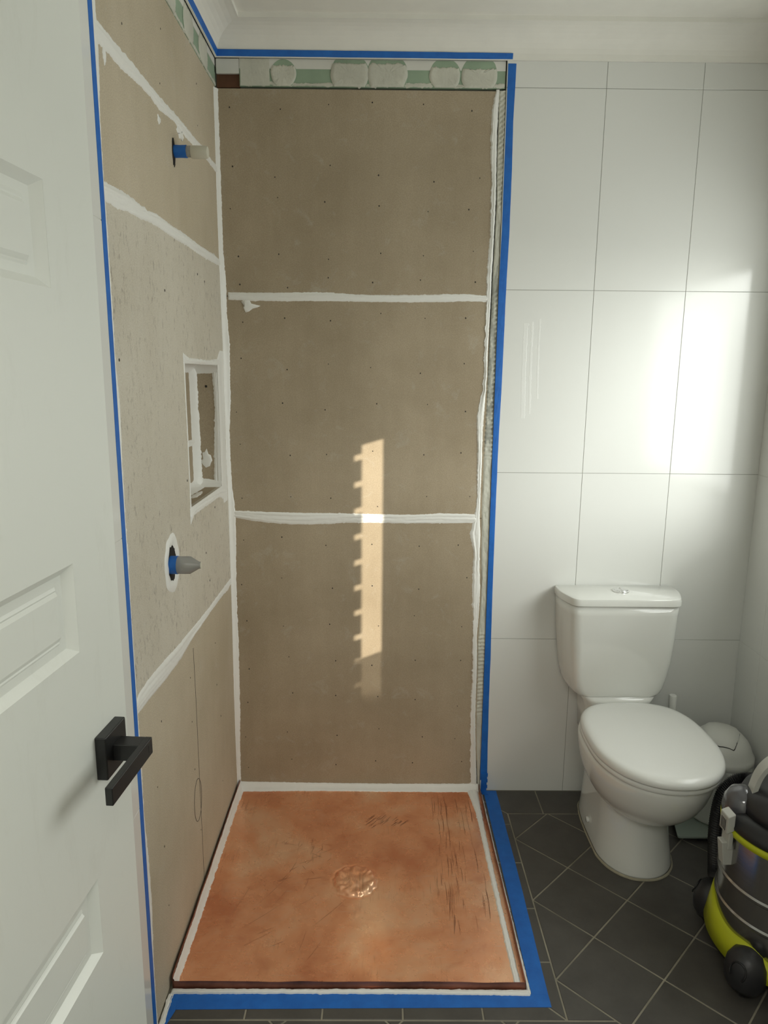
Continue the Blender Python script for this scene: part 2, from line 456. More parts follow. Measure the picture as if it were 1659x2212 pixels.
wf = MB()      # wall behind the camera with the doorway
wf.box(-0.12, 0.085, YR - 0.12, YR, -0.05, HC + 0.05); wf.box(0.945, W + 0.12, YR - 0.12, YR, -0.05, HC + 0.05)
wf.box(0.085, 0.945, YR - 0.12, YR, 2.06, HC + 0.05)
structure(wf.build('wall_front', ['paint']))
pr = MB(); ch, sh = -0.631, 0.776       # unseen post added outside to block low_sun spill into the main window
pcx, pcy = 1.91 + 6.85 * 0.631, -1.705 - 6.85 * 0.776
for sgn in (1,):
    pr.prism([(pcx + sh * a_ + ch * b_, pcy - ch * a_ + sh * b_) for a_, b_ in ((.006, -.05), (.300, -.05), (.300, .05), (.006, .05))], -0.05, 4.2)
structure(pr.build('spill_post', ['plaster']))
hw = MB()      # hall beyond the doorway
hw.box(-0.62, -0.50, -3.6, YR - 0.12, -0.05, HC); hw.box(1.50, 1.62, -3.6, YR - 0.12, -0.05, HC)
hw.box(-0.62, 1.62, -3.72, -3.6, -0.05, HC); hw.box(-0.62, 1.62, -3.72, YR - 0.12, HC, HC + 0.06)
hw.box(-0.62, -0.12, YR - 0.12, YR - 0.06, -0.05, HC)
structure(hw.build('wall_hall', ['paint']))
cl = MB(); cl.box(-0.14, W + 0.14, YR - 0.12, 0.14, HC, HC + 0.06)
structure(cl.build('ceiling', ['paint']))

# coved cornice, 85 mm, round the three walls in view
prof = [(0.0, 0.0), (0.006, 0.0)]
for k in range(9):
    t = k / 8 * math.pi / 2
    prof.append((0.006 + 0.078 * (1 - math.cos(t)) , 0.004 + 0.068 * math.sin(t)))
prof += [(0.090, 0.072), (0.090, 0.085)]
ZC = HC - 0.085
rings = []
for (o_, z_) in prof:
    rings.append([(o_, YR, ZC + z_), (o_, -o_, ZC + z_), (W - o_, -o_, ZC + z_), (W - o_, YR, ZC + z_)])
co = MB(); co.loft(rings, False, False, closed=False)
structure(co.build('trim_1', ['paint']))

# window frame and pane in the right wall
wn = thing('window_1', 'x', 'window', (W + 0.06, -0.865, WZ0)); del wn['label']; del wn['category']; structure(wn)
q = MB()
for y0, y1, z0, z1 in ((WY0, WY0 + 0.035, WZ0, WZ1), (WY1 - 0.035, WY1, WZ0, WZ1), (WY0 + 0.035, WY1 - 0.035, WZ0, WZ0 + 0.035), (WY0 + 0.035, WY1 - 0.035, WZ1 - 0.035, WZ1)):
    q.box(W + 0.055, W + 0.092, y0, y1, z0, z1)
q.build('window_frame', ['plastic_w'], wn)
q = MB(); q.box(W + 0.072, W + 0.075, WY0 + 0.03, WY1 - 0.03, WZ0 + 0.03, WZ1 - 0.03); q.build('window_pane', ['glass'], wn)

w2 = thing('streak_slot', 'x', 'window', (W + 0.06, (QY0 + QY1) / 2, QZ0)); del w2['label']; del w2['category']; structure(w2)  # made-up opening, there only to cut the low_sun streak
q = MB(); q.box(W + 0.090, W + 0.100, QY0, QY0 + 0.024, QZ0, QZ1)
for k in range(14):       # added teeth: gaps between them notch the edge of the sun streak
    z = QZ0 + k * 0.077
    q.box(W + 0.100, W + 0.104, QY0 + 0.022, QY0 + 0.045, z, min(QZ1, z + 0.060))
q.build('slot_teeth', ['plastic_w'], w2)
q = MB(); q.box(W + 0.094, W + 0.099, QY0 + 0.024, QY1, QZ0, QZ0 + 0.225); q.build('dimming_pane', ['tint'], w2)  # pane added so the foot of the streak comes out dimmer
# ------------------------------------------------------------------ structure: door
DE = (0.156, -1.455); DA = math.radians(4.0)
def dw(s_, t_, z_):      # s along the door towards its free edge, t out of its face
    return (DE[0] + s_ * math.sin(DA) + t_ * math.cos(DA), DE[1] + s_ * math.cos(DA) - t_ * math.sin(DA), z_)
dr = thing('door_1', 'x', 'door', dw(-0.82, -0.018, 0.005)); del dr['label']; del dr['category']; structure(dr)
PZ = [(0.332, 0.444), (0.761, 0.873), (1.189, 1.301), (1.617, 1.730)]
S0, S1 = -0.706, -0.114
db = MB()
def dbox(s0, s1, t0, t1, z0, z1): db.box(s0, s1, t0, t1, z0, z1, fn=dw)
dbox(-0.82, 0, -0.036, -0.010, 0.006, 2.04)
dbox(-0.82, S0, -0.010, 0, 0.006, 2.04); dbox(S1, 0, -0.010, 0, 0.006, 2.04)
prev = 0.006
for a, c in PZ + [(2.04, 2.04)]:
    dbox(S0, S1, -0.010, 0, prev, a); prev = c
db.build('door_leaf', ['door'], dr)
for a, c in PZ:
    mb = MB(); g, dd = 0.015, -0.0085
    # sloped frame
    O = [(S0, a), (S1, a), (S1, c), (S0, c)]; I = [(S0 + g, a + 0.010), (S1 - g, a + 0.010), (S1 - g, c - 0.010), (S0 + g, c - 0.010)]
    V = [dw(s_, -0.0002, z_) for s_, z_ in O] + [dw(s_, dd, z_) for s_, z_ in I]
    mb.add(V, [(i, (i + 1) % 4, 4 + (i + 1) % 4, 4 + i) for i in range(4)] + [(4, 5, 6, 7)])
    e0, e1 = S0 + 0.03, S1 - 0.030
    zz = [(a + 0.020, 0), (a + 0.0225, .0010), (a + 0.0245, .0004), (a + 0.0265, .0016), (a + 0.030, .0034), (c - 0.031, .0034), (c - 0.0285, .0016), (c - 0.0265, .0004), (c - 0.0245, .0012), (c - 0.0205, 0)]
    V = [dw(e, dd + h_, z_) for z_, h_ in zz for e in (e0, e1)] + [dw(e, dd - 0.001, z_) for z_ in (zz[0][0], zz[-1][0]) for e in (e0, e1)]
    F = [(2 * i, 2 * i + 1, 2 * i + 3, 2 * i + 2) for i in range(9)]
    F += [tuple([20, *range(0, 20, 2), 22]), tuple([21, *range(1, 20, 2), 23])]
    mb.add(V, F)
    mb.build('door_panel', ['door'], dr)
hd = MB(); hd.box(-0.095, -0.034, -0.001, 0.0145, 1.003, 1.063, fn=dw)
dh = hd.build('door_handle', ['blackmetal'], dr, bevel=0.0018)
dh['label'] = 'black square door handle'
hd = MB(); hd.box(-0.172, -0.050, 0.048, 0.0575, 1.020, 1.0435, fn=dw); hd.box(-0.075, -0.0502, 0.014, 0.049, 1.0202, 1.0433, fn=dw)
hl = hd.build('lever', ['blackmetal'], dh, bevel=0.0012)
hd = MB(); hd.box(-0.0625, -0.0595, 0.0572, 0.0579, 1.026, 1.036, fn=dw)
hd.build('release_slot', ['hole'], dh)

# ------------------------------------------------------------------ bare boards of the shower recess
def PB(x, z, h): return (x, BY - h, z)          # a point h in front of the back boards
def PL(y, z, h): return (BX + h, y, z)          # a point h in front of the left boards
def board(name, x0, x1, z0, z1, fn, mat, label, holes, th=0.013):
    mb = MB(); mb.prism(rect(x0, x1, z0, z1), -th, 0, fn=fn)
    mb.mi = 1
    for (a, c) in holes:
        r = random.uniform(0.0016, 0.0026)
        if x0 + .01 < a < x1 - .01 and z0 + .01 < c < z1 - .01:
            mb.prism([(a + r * math.cos(t), c + r * 1.2 * math.sin(t)) for t in (0, 1.05, 2.1, 3.14, 4.19, 5.24)], 0, 0.0004, fn=fn)
    o = mb.build(name, [mat, 'hole']); return tag(o, label, 'wall board')
HB = []
for z in (2.355, 2.15, 2.06, 1.90, 1.82, 1.70, 1.55, 1.41, 1.27, 1.10, 0.96, 0.80, 0.66, 0.50, 0.36, 0.22, 0.10):
    for x in (0.045, 0.19, 0.345, 0.50, 0.66, 0.81): HB.append((x + random.uniform(-.02, .02), z + random.uniform(-.025, .025)))
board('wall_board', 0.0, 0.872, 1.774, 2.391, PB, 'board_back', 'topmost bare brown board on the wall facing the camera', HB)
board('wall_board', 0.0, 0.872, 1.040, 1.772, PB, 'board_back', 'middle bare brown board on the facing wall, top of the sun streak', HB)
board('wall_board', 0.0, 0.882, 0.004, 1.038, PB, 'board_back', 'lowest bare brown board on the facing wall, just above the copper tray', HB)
HL = [(y + random.uniform(-.03, .03), z + random.uniform(-.02, .02)) for z in (2.33, 2.19, 2.04, 1.95, 1.80, 1.62, 1.10, 0.90, 0.70, 0.55, 0.40, 0.20) for y in (-.85, -.55, -.25)]
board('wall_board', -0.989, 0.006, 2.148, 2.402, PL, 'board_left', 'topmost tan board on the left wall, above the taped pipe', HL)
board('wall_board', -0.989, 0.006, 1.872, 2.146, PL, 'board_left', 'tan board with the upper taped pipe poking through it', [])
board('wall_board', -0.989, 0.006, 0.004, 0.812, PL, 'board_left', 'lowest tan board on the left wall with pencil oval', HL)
# grey speckled board, cut round the niche and the pipe hole
mb = MB()
for y0, y1, z0, z1 in ((-0.989, NY0, 0.814, 1.870), (NY1, 0.006, 0.814, 1.870), (NY0, NY1, 0.814, NZ0), (NY0, NY1, NZ1, 1.870)):
    mb.prism(rect(y0, y1, z0, z1), -0.013, 0, fn=PL)
mb.mi = 1
for (a, c) in ((-.20, 1.11), (-.30, .90), (-.33, .995), (-.22, 1.79), (-.30, 1.80), (-.62, 1.72), (-.50, 1.24), (-.95, 1.55)):
    mb.prism([(a + .0035 * math.cos(t), c + .0035 * math.sin(t)) for t in (0, 1.05, 2.1, 3.14, 4.19, 5.24)], 0, 0.0004, fn=PL)
tag(mb.build('wall_board', ['board_grey', 'hole']), 'speckled grey board on the left wall with the niche cut into it', 'wall board')

# niche box let into the left wall
ni = thing('niche_box', 'open recessed niche lined with brown board and white sealant', 'niche', (ND, (NY0 + NY1) / 2, NZ0 - 0.01))
q = MB(); q.box(ND - 0.010, ND, NY0 - .01, NY1 + .01, NZ0 - .01, NZ1 + .01); q.build('back_panel', ['board_back'], ni)
q = MB(); q.box(ND, BX - .0135, NY1, NY1 + .011, NZ0 - .01, NZ1 + .01); q.build('side_panel', ['board_back'], ni)
q = MB(); q.box(ND, BX - .0135, NY0 - .011, NY0, NZ0 - .01, NZ1 + .01); q.build('side_panel', ['board_back'], ni)
q = MB(); q.box(ND, BX - .0135, NY0, NY1, NZ0 - .011, NZ0); q.build('shelf', ['board_back'], ni)
q = MB(); q.box(ND, BX - .0135, NY0, NY1, NZ1, NZ1 + .011); q.build('top_panel', ['board_back'], ni)
q = MB(); q.lathe((-0.045, NY1 - .0005, 1.484), [(0.0001, -0.0002), (0.004, 0.0)], n=12, axis='y'); q.build('screw_hole', ['hole'], ni)

# ------------------------------------------------------------------ sealant beads
def fbm(a, b_=0.0, c=0.0): return noise.noise(Vector((a, b_, c)))
def lerp_data(D, t):
    if t <= D[0][0]: return D[0][1], D[0][2]
    for i in range(len(D) - 1):
        if D[i][0] <= t <= D[i + 1][0]:
            k = (t - D[i][0]) / max(1e-9, D[i + 1][0] - D[i][0])
            return D[i][1] + k * (D[i + 1][1] - D[i][1]), D[i][2] + k * (D[i + 1][2] - D[i][2])
    return D[-1][1], D[-1][2]
def ribbon_mb(mb, D, fn, th=0.003, rag=0.0022, seed=0, step=0.004, vert=False, groove=0.6, nb=14, jag=(1, 1)):
    """a trowelled bead: D holds (t, low edge, high edge); t runs along the bead"""
    t0, t1 = D[0][0], D[-1][0]; n = max(4, int((t1 - t0) / step)); rings = []
    for i in range(n + 1):
        t = t0 + (t1 - t0) * i / n; lo, hi = lerp_data(D, t)
        lo += jag[0] * rag * (fbm(t * 45, seed) + 0.8 * fbm(t * 150, seed + 3) + 2.2 * max(0, fbm(t * 60, seed + 9) - 0.42) * -3)
        hi += jag[1] * rag * (fbm(t * 45, seed + 20) + 0.8 * fbm(t * 150, seed + 23) + 2.2 * max(0, fbm(t * 60, seed + 29) - 0.42) * 3)
        if hi < lo + .002: hi = lo + .002
        ring = []
        for k in range(nb + 1):
            s_ = k / nb; e = 1 - abs(2 * s_ - 1) ** 4
            hh = th * e * (0.62 + groove * fbm(s_ * 5.5, t * 5, seed + 50) + 0.25 * fbm(s_ * 14, t * 3, seed + 70) + 0.15 * fbm(t * 70, s_ * 6, seed))
            if i in (0, n): hh *= 0.1
            v_ = lo + (hi - lo) * s_
            a = (t, v_) if not vert else (v_, t)
            ring.append(fn(a[0], a[1], max(0.0002, hh) if 0 < k < nb else -0.0003))
        rings.append(ring)
    mb.loft(rings, False, False, closed=False)
def bead(D, fn, label, **kw):
    mb = MB(); ribbon_mb(mb, D, fn, **kw)
    return tag(mb.build('sealant_bead', ['sealant'], smooth=True), label, 'sealant')
def fillet_mb(mb, D, fn, bul=0.25, seed=0, rag=0.0015, step=0.005):
    """concave bead in a corner: D holds (t, width on surface A, width on surface B)"""
    t0, t1 = D[0][0], D[-1][0]; n = max(4, int((t1 - t0) / step)); rings = []
    for i in range(n + 1):
        t = t0 + (t1 - t0) * i / n; a, b_ = lerp_data(D, t)
        a += rag * (fbm(t * 40, seed) + fbm(t * 130, seed + 4)); b_ += rag * (fbm(t * 40, seed + 11) + fbm(t * 130, seed + 14))
        a = max(a, .002); b_ = max(b_, .002)
        ring = [fn(t, a, -0.0004)]
        for k in range(1, 8):
            s_ = k / 8; c = (1 - s_) ** 2; d = s_ ** 2; m_ = 2 * s_ * (1 - s_) * bul
            f = 1 + 0.12 * fbm(s_ * 4, t * 6, seed + 31)
            ring.append(fn(t, a * (c + m_) * f + 0.0012, b_ * (d + m_) * f + 0.0012))
        ring.append(fn(t, -0.0004, b_)); rings.append(ring)
    mb.loft(rings, False, False, closed=False)
def blob_mb(mb, fn, a, c, pts, th=0.002, seed=0):
    """flat smear with a ragged outline given as offsets from (a, c)"""
    n = len(pts); R = []
    for f, h in ((1.0, -0.0002), (0.93, th * .5), (0.6, th), (0.25, th * 1.1)):
        R.append([fn(a + x * f, c + z * f, h) for x, z in pts])
    mb.loft(R, False, True)
def smear_pts(rx, rz, seed, n=26, rough=0.35):
    return [(rx * math.cos(t) * (1 + rough * fbm(math.cos(t) * 2.3, math.sin(t) * 2.3, seed)), rz * math.sin(t) * (1 + rough * fbm(math.cos(t) * 2.3, math.sin(t) * 2.3, seed + 5) + 0.3 * rough * fbm(t * 4, seed))) for t in [2 * math.pi * k / n for k in range(n)]]

LJ1=[(-0.966,2.114,2.155),(-0.904,2.118,2.155),(-0.842,2.117,2.155),(-0.780,2.124,2.158),(-0.718,2.129,2.157),(-0.656,2.131,2.157),(-0.594,2.126,2.158),(-0.532,2.134,2.160),(-0.470,2.141,2.163),(-0.408,2.137,2.165),(-0.346,2.137,2.166),(-0.284,2.140,2.165),(-0.222,2.144,2.168),(-0.160,2.147,2.168),(-0.098,2.145,2.164),(-0.036,2.143,2.164)]
LJ2=[(-0.974,1.842,1.877),(-0.910,1.841,1.881),(-0.847,1.849,1.884),(-0.783,1.850,1.881),(-0.719,1.855,1.880),(-0.656,1.858,1.886),(-0.592,1.857,1.885),(-0.528,1.856,1.884),(-0.464,1.857,1.886),(-0.401,1.859,1.887),(-0.337,1.858,1.885),(-0.273,1.857,1.884),(-0.210,1.858,1.885),(-0.146,1.859,1.886),(-0.082,1.861,1.888),(-0.019,1.863,1.882)]
LJ3=[(-0.958,0.798,0.841),(-0.895,0.796,0.845),(-0.831,0.792,0.843),(-0.767,0.788,0.840),(-0.703,0.787,0.835),(-0.640,0.786,0.831),(-0.576,0.792,0.830),(-0.512,0.798,0.827),(-0.448,0.799,0.824),(-0.385,0.800,0.823),(-0.321,0.802,0.821),(-0.257,0.801,0.822),(-0.193,0.801,0.822),(-0.130,0.799,0.822),(-0.066,0.792,0.822),(-0.002,0.785,0.822)]
LE=[(0.058,-0.991,-0.980),(0.123,-0.991,-0.985),(0.187,-0.990,-0.977),(0.252,-0.990,-0.966),(0.316,-0.990,-0.960),(0.381,-0.990,-0.961),(0.445,-0.989,-0.963),(0.509,-0.989,-0.968),(0.574,-0.989,-0.978),(0.638,-0.989,-0.988),(0.703,-0.988,-0.981),(0.767,-0.988,-0.984),(0.831,-0.987,-0.986),(0.896,-0.986,-0.984),(0.960,-0.984,-0.983),(1.025,-0.982,-0.978),(1.089,-0.981,-0.976),(1.154,-0.979,-0.969),(1.218,-0.977,-0.975),(1.282,-0.976,-0.971),(1.347,-0.974,-0.973),(1.411,-0.976,-0.966),(1.476,-0.977,-0.963),(1.540,-0.979,-0.973),(1.604,-0.981,-0.980),(1.669,-0.982,-0.979),(1.733,-0.984,-0.980),(1.798,-0.986,-0.978),(1.862,-0.987,-0.973),(1.927,-0.984,-0.977),(1.991,-0.980,-0.972),(2.055,-0.976,-0.963),(2.120,-0.972,-0.961),(2.184,-0.968,-0.961)]
CF=[(0.000,0.020,0.005),(0.096,0.024,0.006),(0.191,0.029,0.009),(0.287,0.029,0.013),(0.382,0.029,0.014),(0.478,0.021,0.015),(0.574,0.013,0.016),(0.669,0.005,0.015),(0.765,0.002,0.015),(0.860,-0.003,0.016),(0.956,-0.013,0.019),(1.052,-0.018,0.020),(1.147,-0.006,0.011),(1.243,0.010,0.009),(1.338,0.005,0.009),(1.434,0.003,0.016),(1.530,0.004,0.017),(1.625,0.002,0.019),(1.721,0.009,0.013),(1.816,0.014,0.014),(1.912,0.023,0.006),(2.008,0.026,0.005),(2.103,0.025,0.007),(2.199,0.018,0.005),(2.294,0.014,0.003),(2.390,0.014,-0.003)]
BJ1=[(0.015,1.761,1.785),(0.080,1.758,1.785),(0.145,1.758,1.785),(0.211,1.758,1.786),(0.276,1.759,1.788),(0.342,1.759,1.788),(0.407,1.759,1.783),(0.473,1.758,1.781),(0.538,1.758,1.781),(0.604,1.758,1.782),(0.669,1.759,1.783),(0.735,1.760,1.786),(0.800,1.763,1.786),(0.865,1.761,1.781)]
BJ2=[(0.009,1.035,1.060),(0.074,1.023,1.058),(0.139,1.016,1.056),(0.203,1.012,1.055),(0.268,1.012,1.054),(0.333,1.014,1.054),(0.398,1.019,1.053),(0.463,1.019,1.052),(0.527,1.019,1.051),(0.592,1.018,1.050),(0.657,1.019,1.051),(0.722,1.019,1.056),(0.787,1.020,1.055),(0.851,1.022,1.053)]
BR=[(-0.006,0.868,0.887),(0.056,0.861,0.884),(0.117,0.858,0.880),(0.179,0.858,0.877),(0.240,0.854,0.874),(0.302,0.853,0.872),(0.364,0.853,0.871),(0.425,0.854,0.871),(0.487,0.855,0.871),(0.548,0.851,0.869),(0.610,0.851,0.867),(0.672,0.850,0.870),(0.733,0.846,0.872),(0.795,0.843,0.872),(0.856,0.843,0.868),(0.918,0.844,0.866),(0.980,0.829,0.867),(1.041,0.842,0.862),(1.103,0.850,0.860),(1.164,0.848,0.862),(1.226,0.846,0.863),(1.287,0.845,0.862),(1.349,0.840,0.862),(1.411,0.841,0.865),(1.472,0.855,0.868),(1.534,0.858,0.869),(1.595,0.857,0.869),(1.657,0.857,0.870),(1.719,0.857,0.872),(1.780,0.858,0.873),(1.842,0.856,0.873),(1.903,0.859,0.875),(1.965,0.862,0.876),(2.026,0.862,0.877),(2.088,0.861,0.878),(2.150,0.861,0.876),(2.211,0.855,0.875),(2.273,0.854,0.874),(2.334,0.855,0.875),(2.396,0.865,0.873)]
AD=[(-0.000,0.889,0.910),(0.083,0.884,0.906),(0.165,0.879,0.902),(0.248,0.875,0.901),(0.330,0.873,0.899),(0.413,0.873,0.896),(0.496,0.872,0.894),(0.578,0.869,0.892),(0.661,0.872,0.890),(0.744,0.875,0.889),(0.826,0.875,0.887),(0.909,0.870,0.887),(0.992,0.869,0.887),(1.074,0.866,0.890),(1.157,0.867,0.891),(1.239,0.867,0.891),(1.322,0.868,0.891),(1.405,0.870,0.892),(1.487,0.871,0.894),(1.570,0.873,0.897),(1.653,0.873,0.899),(1.735,0.875,0.903),(1.818,0.875,0.903),(1.901,0.877,0.905),(1.983,0.878,0.907),(2.066,0.880,0.908),(2.148,0.877,0.907),(2.231,0.876,0.906),(2.314,0.876,0.908),(2.396,0.874,0.907)]
TR=[(0.043,0.908,0.923),(0.205,0.901,0.920),(0.367,0.900,0.918),(0.528,0.899,0.918),(0.690,0.898,0.916),(0.851,0.895,0.914),(1.013,0.892,0.911),(1.174,0.896,0.914),(1.336,0.898,0.916),(1.498,0.900,0.919),(1.659,0.902,0.920),(1.821,0.902,0.921),(1.982,0.906,0.924),(2.144,0.906,0.924),(2.305,0.906,0.922),(2.467,0.905,0.925)]

LJ1.append((-0.008, 2.142, 2.162)); LJ1.insert(0, (-0.984, 2.105, 2.158)); LJ2.insert(0, (-0.986, 1.846, 1.874))
LJ3.insert(0, (-0.985, 0.800, 0.825)); LJ3.pop(); LJ3.append((-0.012, 0.800, 0.822))
LE = [(0.0, -0.992, -0.970)] + [(a, -0.992, max(c, -0.973)) for a, b_, c in LE if 0.1 < a] + [(2.41, -0.992, -0.962)]
CF = [(a, min(.028, max(.012, .5 * b_ + .012)), max(.010, c + .002)) for a, b_, c in CF]
mb = MB(); ribbon_mb(mb, LJ1, PL, th=.005, seed=1, rag=.003)
blob_mb(mb, PL, -.60, 2.105, smear_pts(.012, .010, 3, rough=.8), th=.0015); blob_mb(mb, PL, -.42, 2.130, smear_pts(.03, .016, 7, rough=.8), th=.002)
blob_mb(mb, PL, -.93, 2.108, smear_pts(.008, .015, 8, rough=.7), th=.002)
tag(mb.build('sealant_bead', ['sealant'], smooth=True), 'white sealant across the top joint of the left wall', 'sealant')
bead(LJ2, PL, 'thick white sealant bead on the left wall, below the upper pipe', th=.006, seed=2, rag=.0025)
bead(LJ3, PL, 'white sealant bead on the left wall, below the lower pipe', th=.005, seed=3, rag=.002)
bead(LE, PL, 'thin white sealant edge on the left wall beside the tape', th=.0045, seed=4, rag=.0028, vert=True)
mb = MB(); fillet_mb(mb, CF, lambda t, a, b_: (BX + b_, BY - a, t), seed=5, rag=.002)
tag(mb.build('sealant_bead', ['sealant'], smooth=True), 'tall white sealant fillet in the corner between the two boarded walls', 'sealant')
mb = MB(); ribbon_mb(mb, BJ1, PB, th=.0045, seed=6, rag=.0018)
blob_mb(mb, PB, .070, 1.738, [(-.014, .018), (-.004, .010), (-.007, -.002), (.0, -.017), (.012, -.013), (.024, -.004), (.04, .0), (.05, .005), (.02, .012), (.015, .022), (.0, .024)], th=.003)
tag(mb.build('sealant_bead', ['sealant'], smooth=True), 'white sealant across the upper joint of the facing wall', 'sealant')
bead(BJ2, PB, 'white sealant across the lower joint of the facing wall, crossed by the sun streak', th=.0045, seed=7, rag=.0016)
BR = [(a, b_, max(c, b_ + .012)) for a, b_, c in BR]
bead(BR, PB, 'tall ragged white sealant down the right edge of the brown boards', th=.005, seed=8, rag=.0035, vert=True, jag=(1, .3))
# tile adhesive left between the boards and the tile edge
mb = MB(); R = []
AD = [(a, b_ + .001, .8955) for a, b_, c in AD]
n = 620
for i in range(n + 1):
    t = 0.0 + 2.392 * i / n; lo, hi = lerp_data(AD, t); ring = []
    comb = (t > 2.05) or (1.25 < t < 1.80) or (0.30 < t < 0.62)
    for k in range(9):
        s_ = k / 8
        h = 0.0030 + .0022 * fbm(t * 18, s_ * 1.5, 3) + .002 * fbm(t * 60, s_ * 4, 9)
        if comb: h += 0.0022 * math.sin((t * 420 - s_ * (5 if t > 2.2 else 2) + 2 * fbm(t * 9, 4)))
        if k == 0: h = .0002
        ring.append(PB(lo + (hi - lo) * s_, t, max(.0004, h) - 0.0008))
    R.append(ring)
mb.loft(R, False, False, closed=False)
nf = len(mb.F)
for i in range(nf):
    t = 2.392 * (i // 8) / n
    mb.I[i] = 1 if (1.30 < t + .05 * fbm(i % 8, t * 3) < 1.86) and fbm(t * 22, (i % 8) * .35, 2) > -.25 else 0
tag(mb.build('adhesive_strip', ['adh', 'adh_grey'], smooth=True), 'tall combed strip of old tile adhesive along the cut tile edge', 'adhesive')

# ------------------------------------------------------------------ old green board above the boards
ZG = (2.398, 2.4755)
gb = thing('green_board_strip', 'green board strip with adhesive rounds above the facing wall boards', 'wall strip', (0.48, BY, ZG[0]))
gw = thing('green_board_strip', 'green board strip with adhesive rounds atop the left wall', 'wall strip', (BX, -0.5, ZG[0]))
def strip(parent, x0, x1, fn, discs, zs_):
    q = MB(); q.prism(rect(x0, x1, *ZG), -.012, .001, fn=fn); q.build('green_backing', ['greenboard'], parent)
    q = MB(); q.prism(rect(x0, x1, zs_, ZG[1]), .0008, .0022, fn=fn); q.build('paint_band', ['plaster'], parent)
    for i, (cx, r, sz) in enumerate(discs):
        cz = 2.434
        def disc(r_, zt, zb, h0, th_, rag, sd):
            pts = []
            for k in range(90):
                t = 2 * math.pi * k / 90; rr = r_ * (1 + .05 * fbm(math.cos(t) * 2, math.sin(t) * 2, sd))
                x, z = cx + rr * math.cos(t), cz + rr * math.sin(t)
                lim = zt + rag * (fbm(x * 60, sd) + .7 * fbm(x * 190, sd + 2))
                pts.append((x, min(ZG[1] - .0008, lim, max(zb, z))))
            mm = MB(); R = []
            for f, h in ((1, h0), (.975, h0 + th_), (.8, h0 + th_ * 1.1), (.55, h0 + th_), (.25, h0 + th_)):
                R.append([fn(cx + (x - cx) * f, 2.434 + (z - 2.434) * f, h + (th_ * .45 * fbm(x * f * 190 + 9 * f, z * 190 * f, sd) if f < 1 else 0)) for x, z in pts])
            mm.loft(R, False, True); return mm
        disc(r * 1.02, 9, ZG[0] + .0015, .0016, .0010, 0, i * 3.7 + x0).build('peeled_round', ['greenboard'], parent)
        disc(r, ZG[1] - sz - .003, ZG[0] + .001, .0016, .0022, .006, i * 3.7 + 1 + x0).build('adhesive_round', ['adh'], parent, smooth=True)
    m_ = MB(); D = [(x0 + (x1 - x0) * k / 12, ZG[0] + .001, ZG[0] + .010 + .012 * abs(fbm(k * 1.3, x0))) for k in range(13)]
    ribbon_mb(m_, D, fn, th=.004, seed=int(x1 * 10) + 31, rag=.004); m_.build('adhesive_smear', ['adh'], parent, smooth=True)
strip(gb, 0.072, 0.893, PB, [(0.208, .040, .016), (0.412, .060, .008), (0.528, .062, .008), (0.706, .048, .018), (0.812, .056, .020)], 2.447)
strip(gw, -0.989, 0.018, PL, [(-.86, .055, .0), (-.68, .055, .0), (-.47, .05, .0), (-.30, .05, .0), (-.14, .05, .0)], 2.455)
q = MB(); q.prism(rect(0.145 - .07, 0.165, ZG[0] + .001, ZG[1] - .001), .0012, .0032, fn=PB); q.build('plaster_patch', ['adh'], gb)
q = MB(); q.prism(rect(0.0, 0.0715, 2.433, 2.4755), -.010, .002, fn=PB)
tag(q.build('plaster_block', ['plaster'], bevel=.002), 'small cracked white plaster block above the brown timber end', 'plaster')
q = MB(); q.prism(rect(0.0, 0.0715, 2.3955, 2.4325), -.013, -.006, fn=PB)
tag(q.build('timber_block', ['timber']), 'exposed dark brown timber end in the top corner', 'timber')

# ------------------------------------------------------------------ masking tape
def tape(D, fn, label, vert=False, th=.0006, seed=0):
    mb = MB(); t0, t1 = D[0][0], D[-1][0]; n = max(2, int(abs(t1 - t0) / .02)); R = []
    for i in range(n + 1):
        t = t0 + (t1 - t0) * i / n; lo, hi = lerp_data(D, t); w_ = .0006
        lo += w_ * fbm(t * 14, seed); hi += w_ * fbm(t * 14, seed + 7); ring = []
        for s_, h in ((0, -.0002), (0, th), (.25, th * 1.5), (.5, th * (1.6 + 1.5 * fbm(t * 25, seed))), (.75, th * 1.5), (1, th), (1, -.0002)):
            v_ = lo + (hi - lo) * s_; a = (t, v_) if not vert else (v_, t)
            ring.append(fn(a[0], a[1], h))
        R.append(ring)
    mb.loft(R, True, True, closed=False)
    return tag(mb.build('masking_tape', ['tape']), label, 'masking tape')
tape([(0.0, -1.012, -0.992), (2.476, -1.012, -0.992)], lambda y, z, h: (h, y, z), 'narrow blue tape running down the left wall beside the door', vert=True, seed=1)
tape([(-1.012, 2.4765, 2.496), (-0.006, 2.4765, 2.494)], lambda y, z, h: (.0055 + .32 * max(0, z - 2.479) + h, y, z), 'blue tape along the bottom of the left cornice', seed=2)
tape([(0.006, 2.4765, 2.494), (0.50, 2.4765, 2.493), (0.912, 2.4765, 2.492)], lambda x, z, h: (x, -.0055 - .32 * max(0, z - 2.479) - h, z), 'blue tape along the cornice above the facing wall', seed=3)
TR = [(a, .8967 + .003 * (a > 1.9), max(c, .915)) for a, b_, c in TR]
tape(TR, lambda x, z, h: (x, -h, z), 'blue tape running down the tile edge beside the brown boards', vert=True, seed=4)
FL = lambda x, y, h: (x, y, h + .0002)
tape([(-.885, .905, .947), (-.45, .908, .955), (-.004, .910, .958)], FL, 'blue tape on the floor along the right side of the copper tray', vert=True, seed=5)
tape([(.0, -.931, -.882), (.5, -.925, -.884), (.947, -.921, -.885)], FL, 'blue tape on the floor along the front of the copper tray', seed=6)
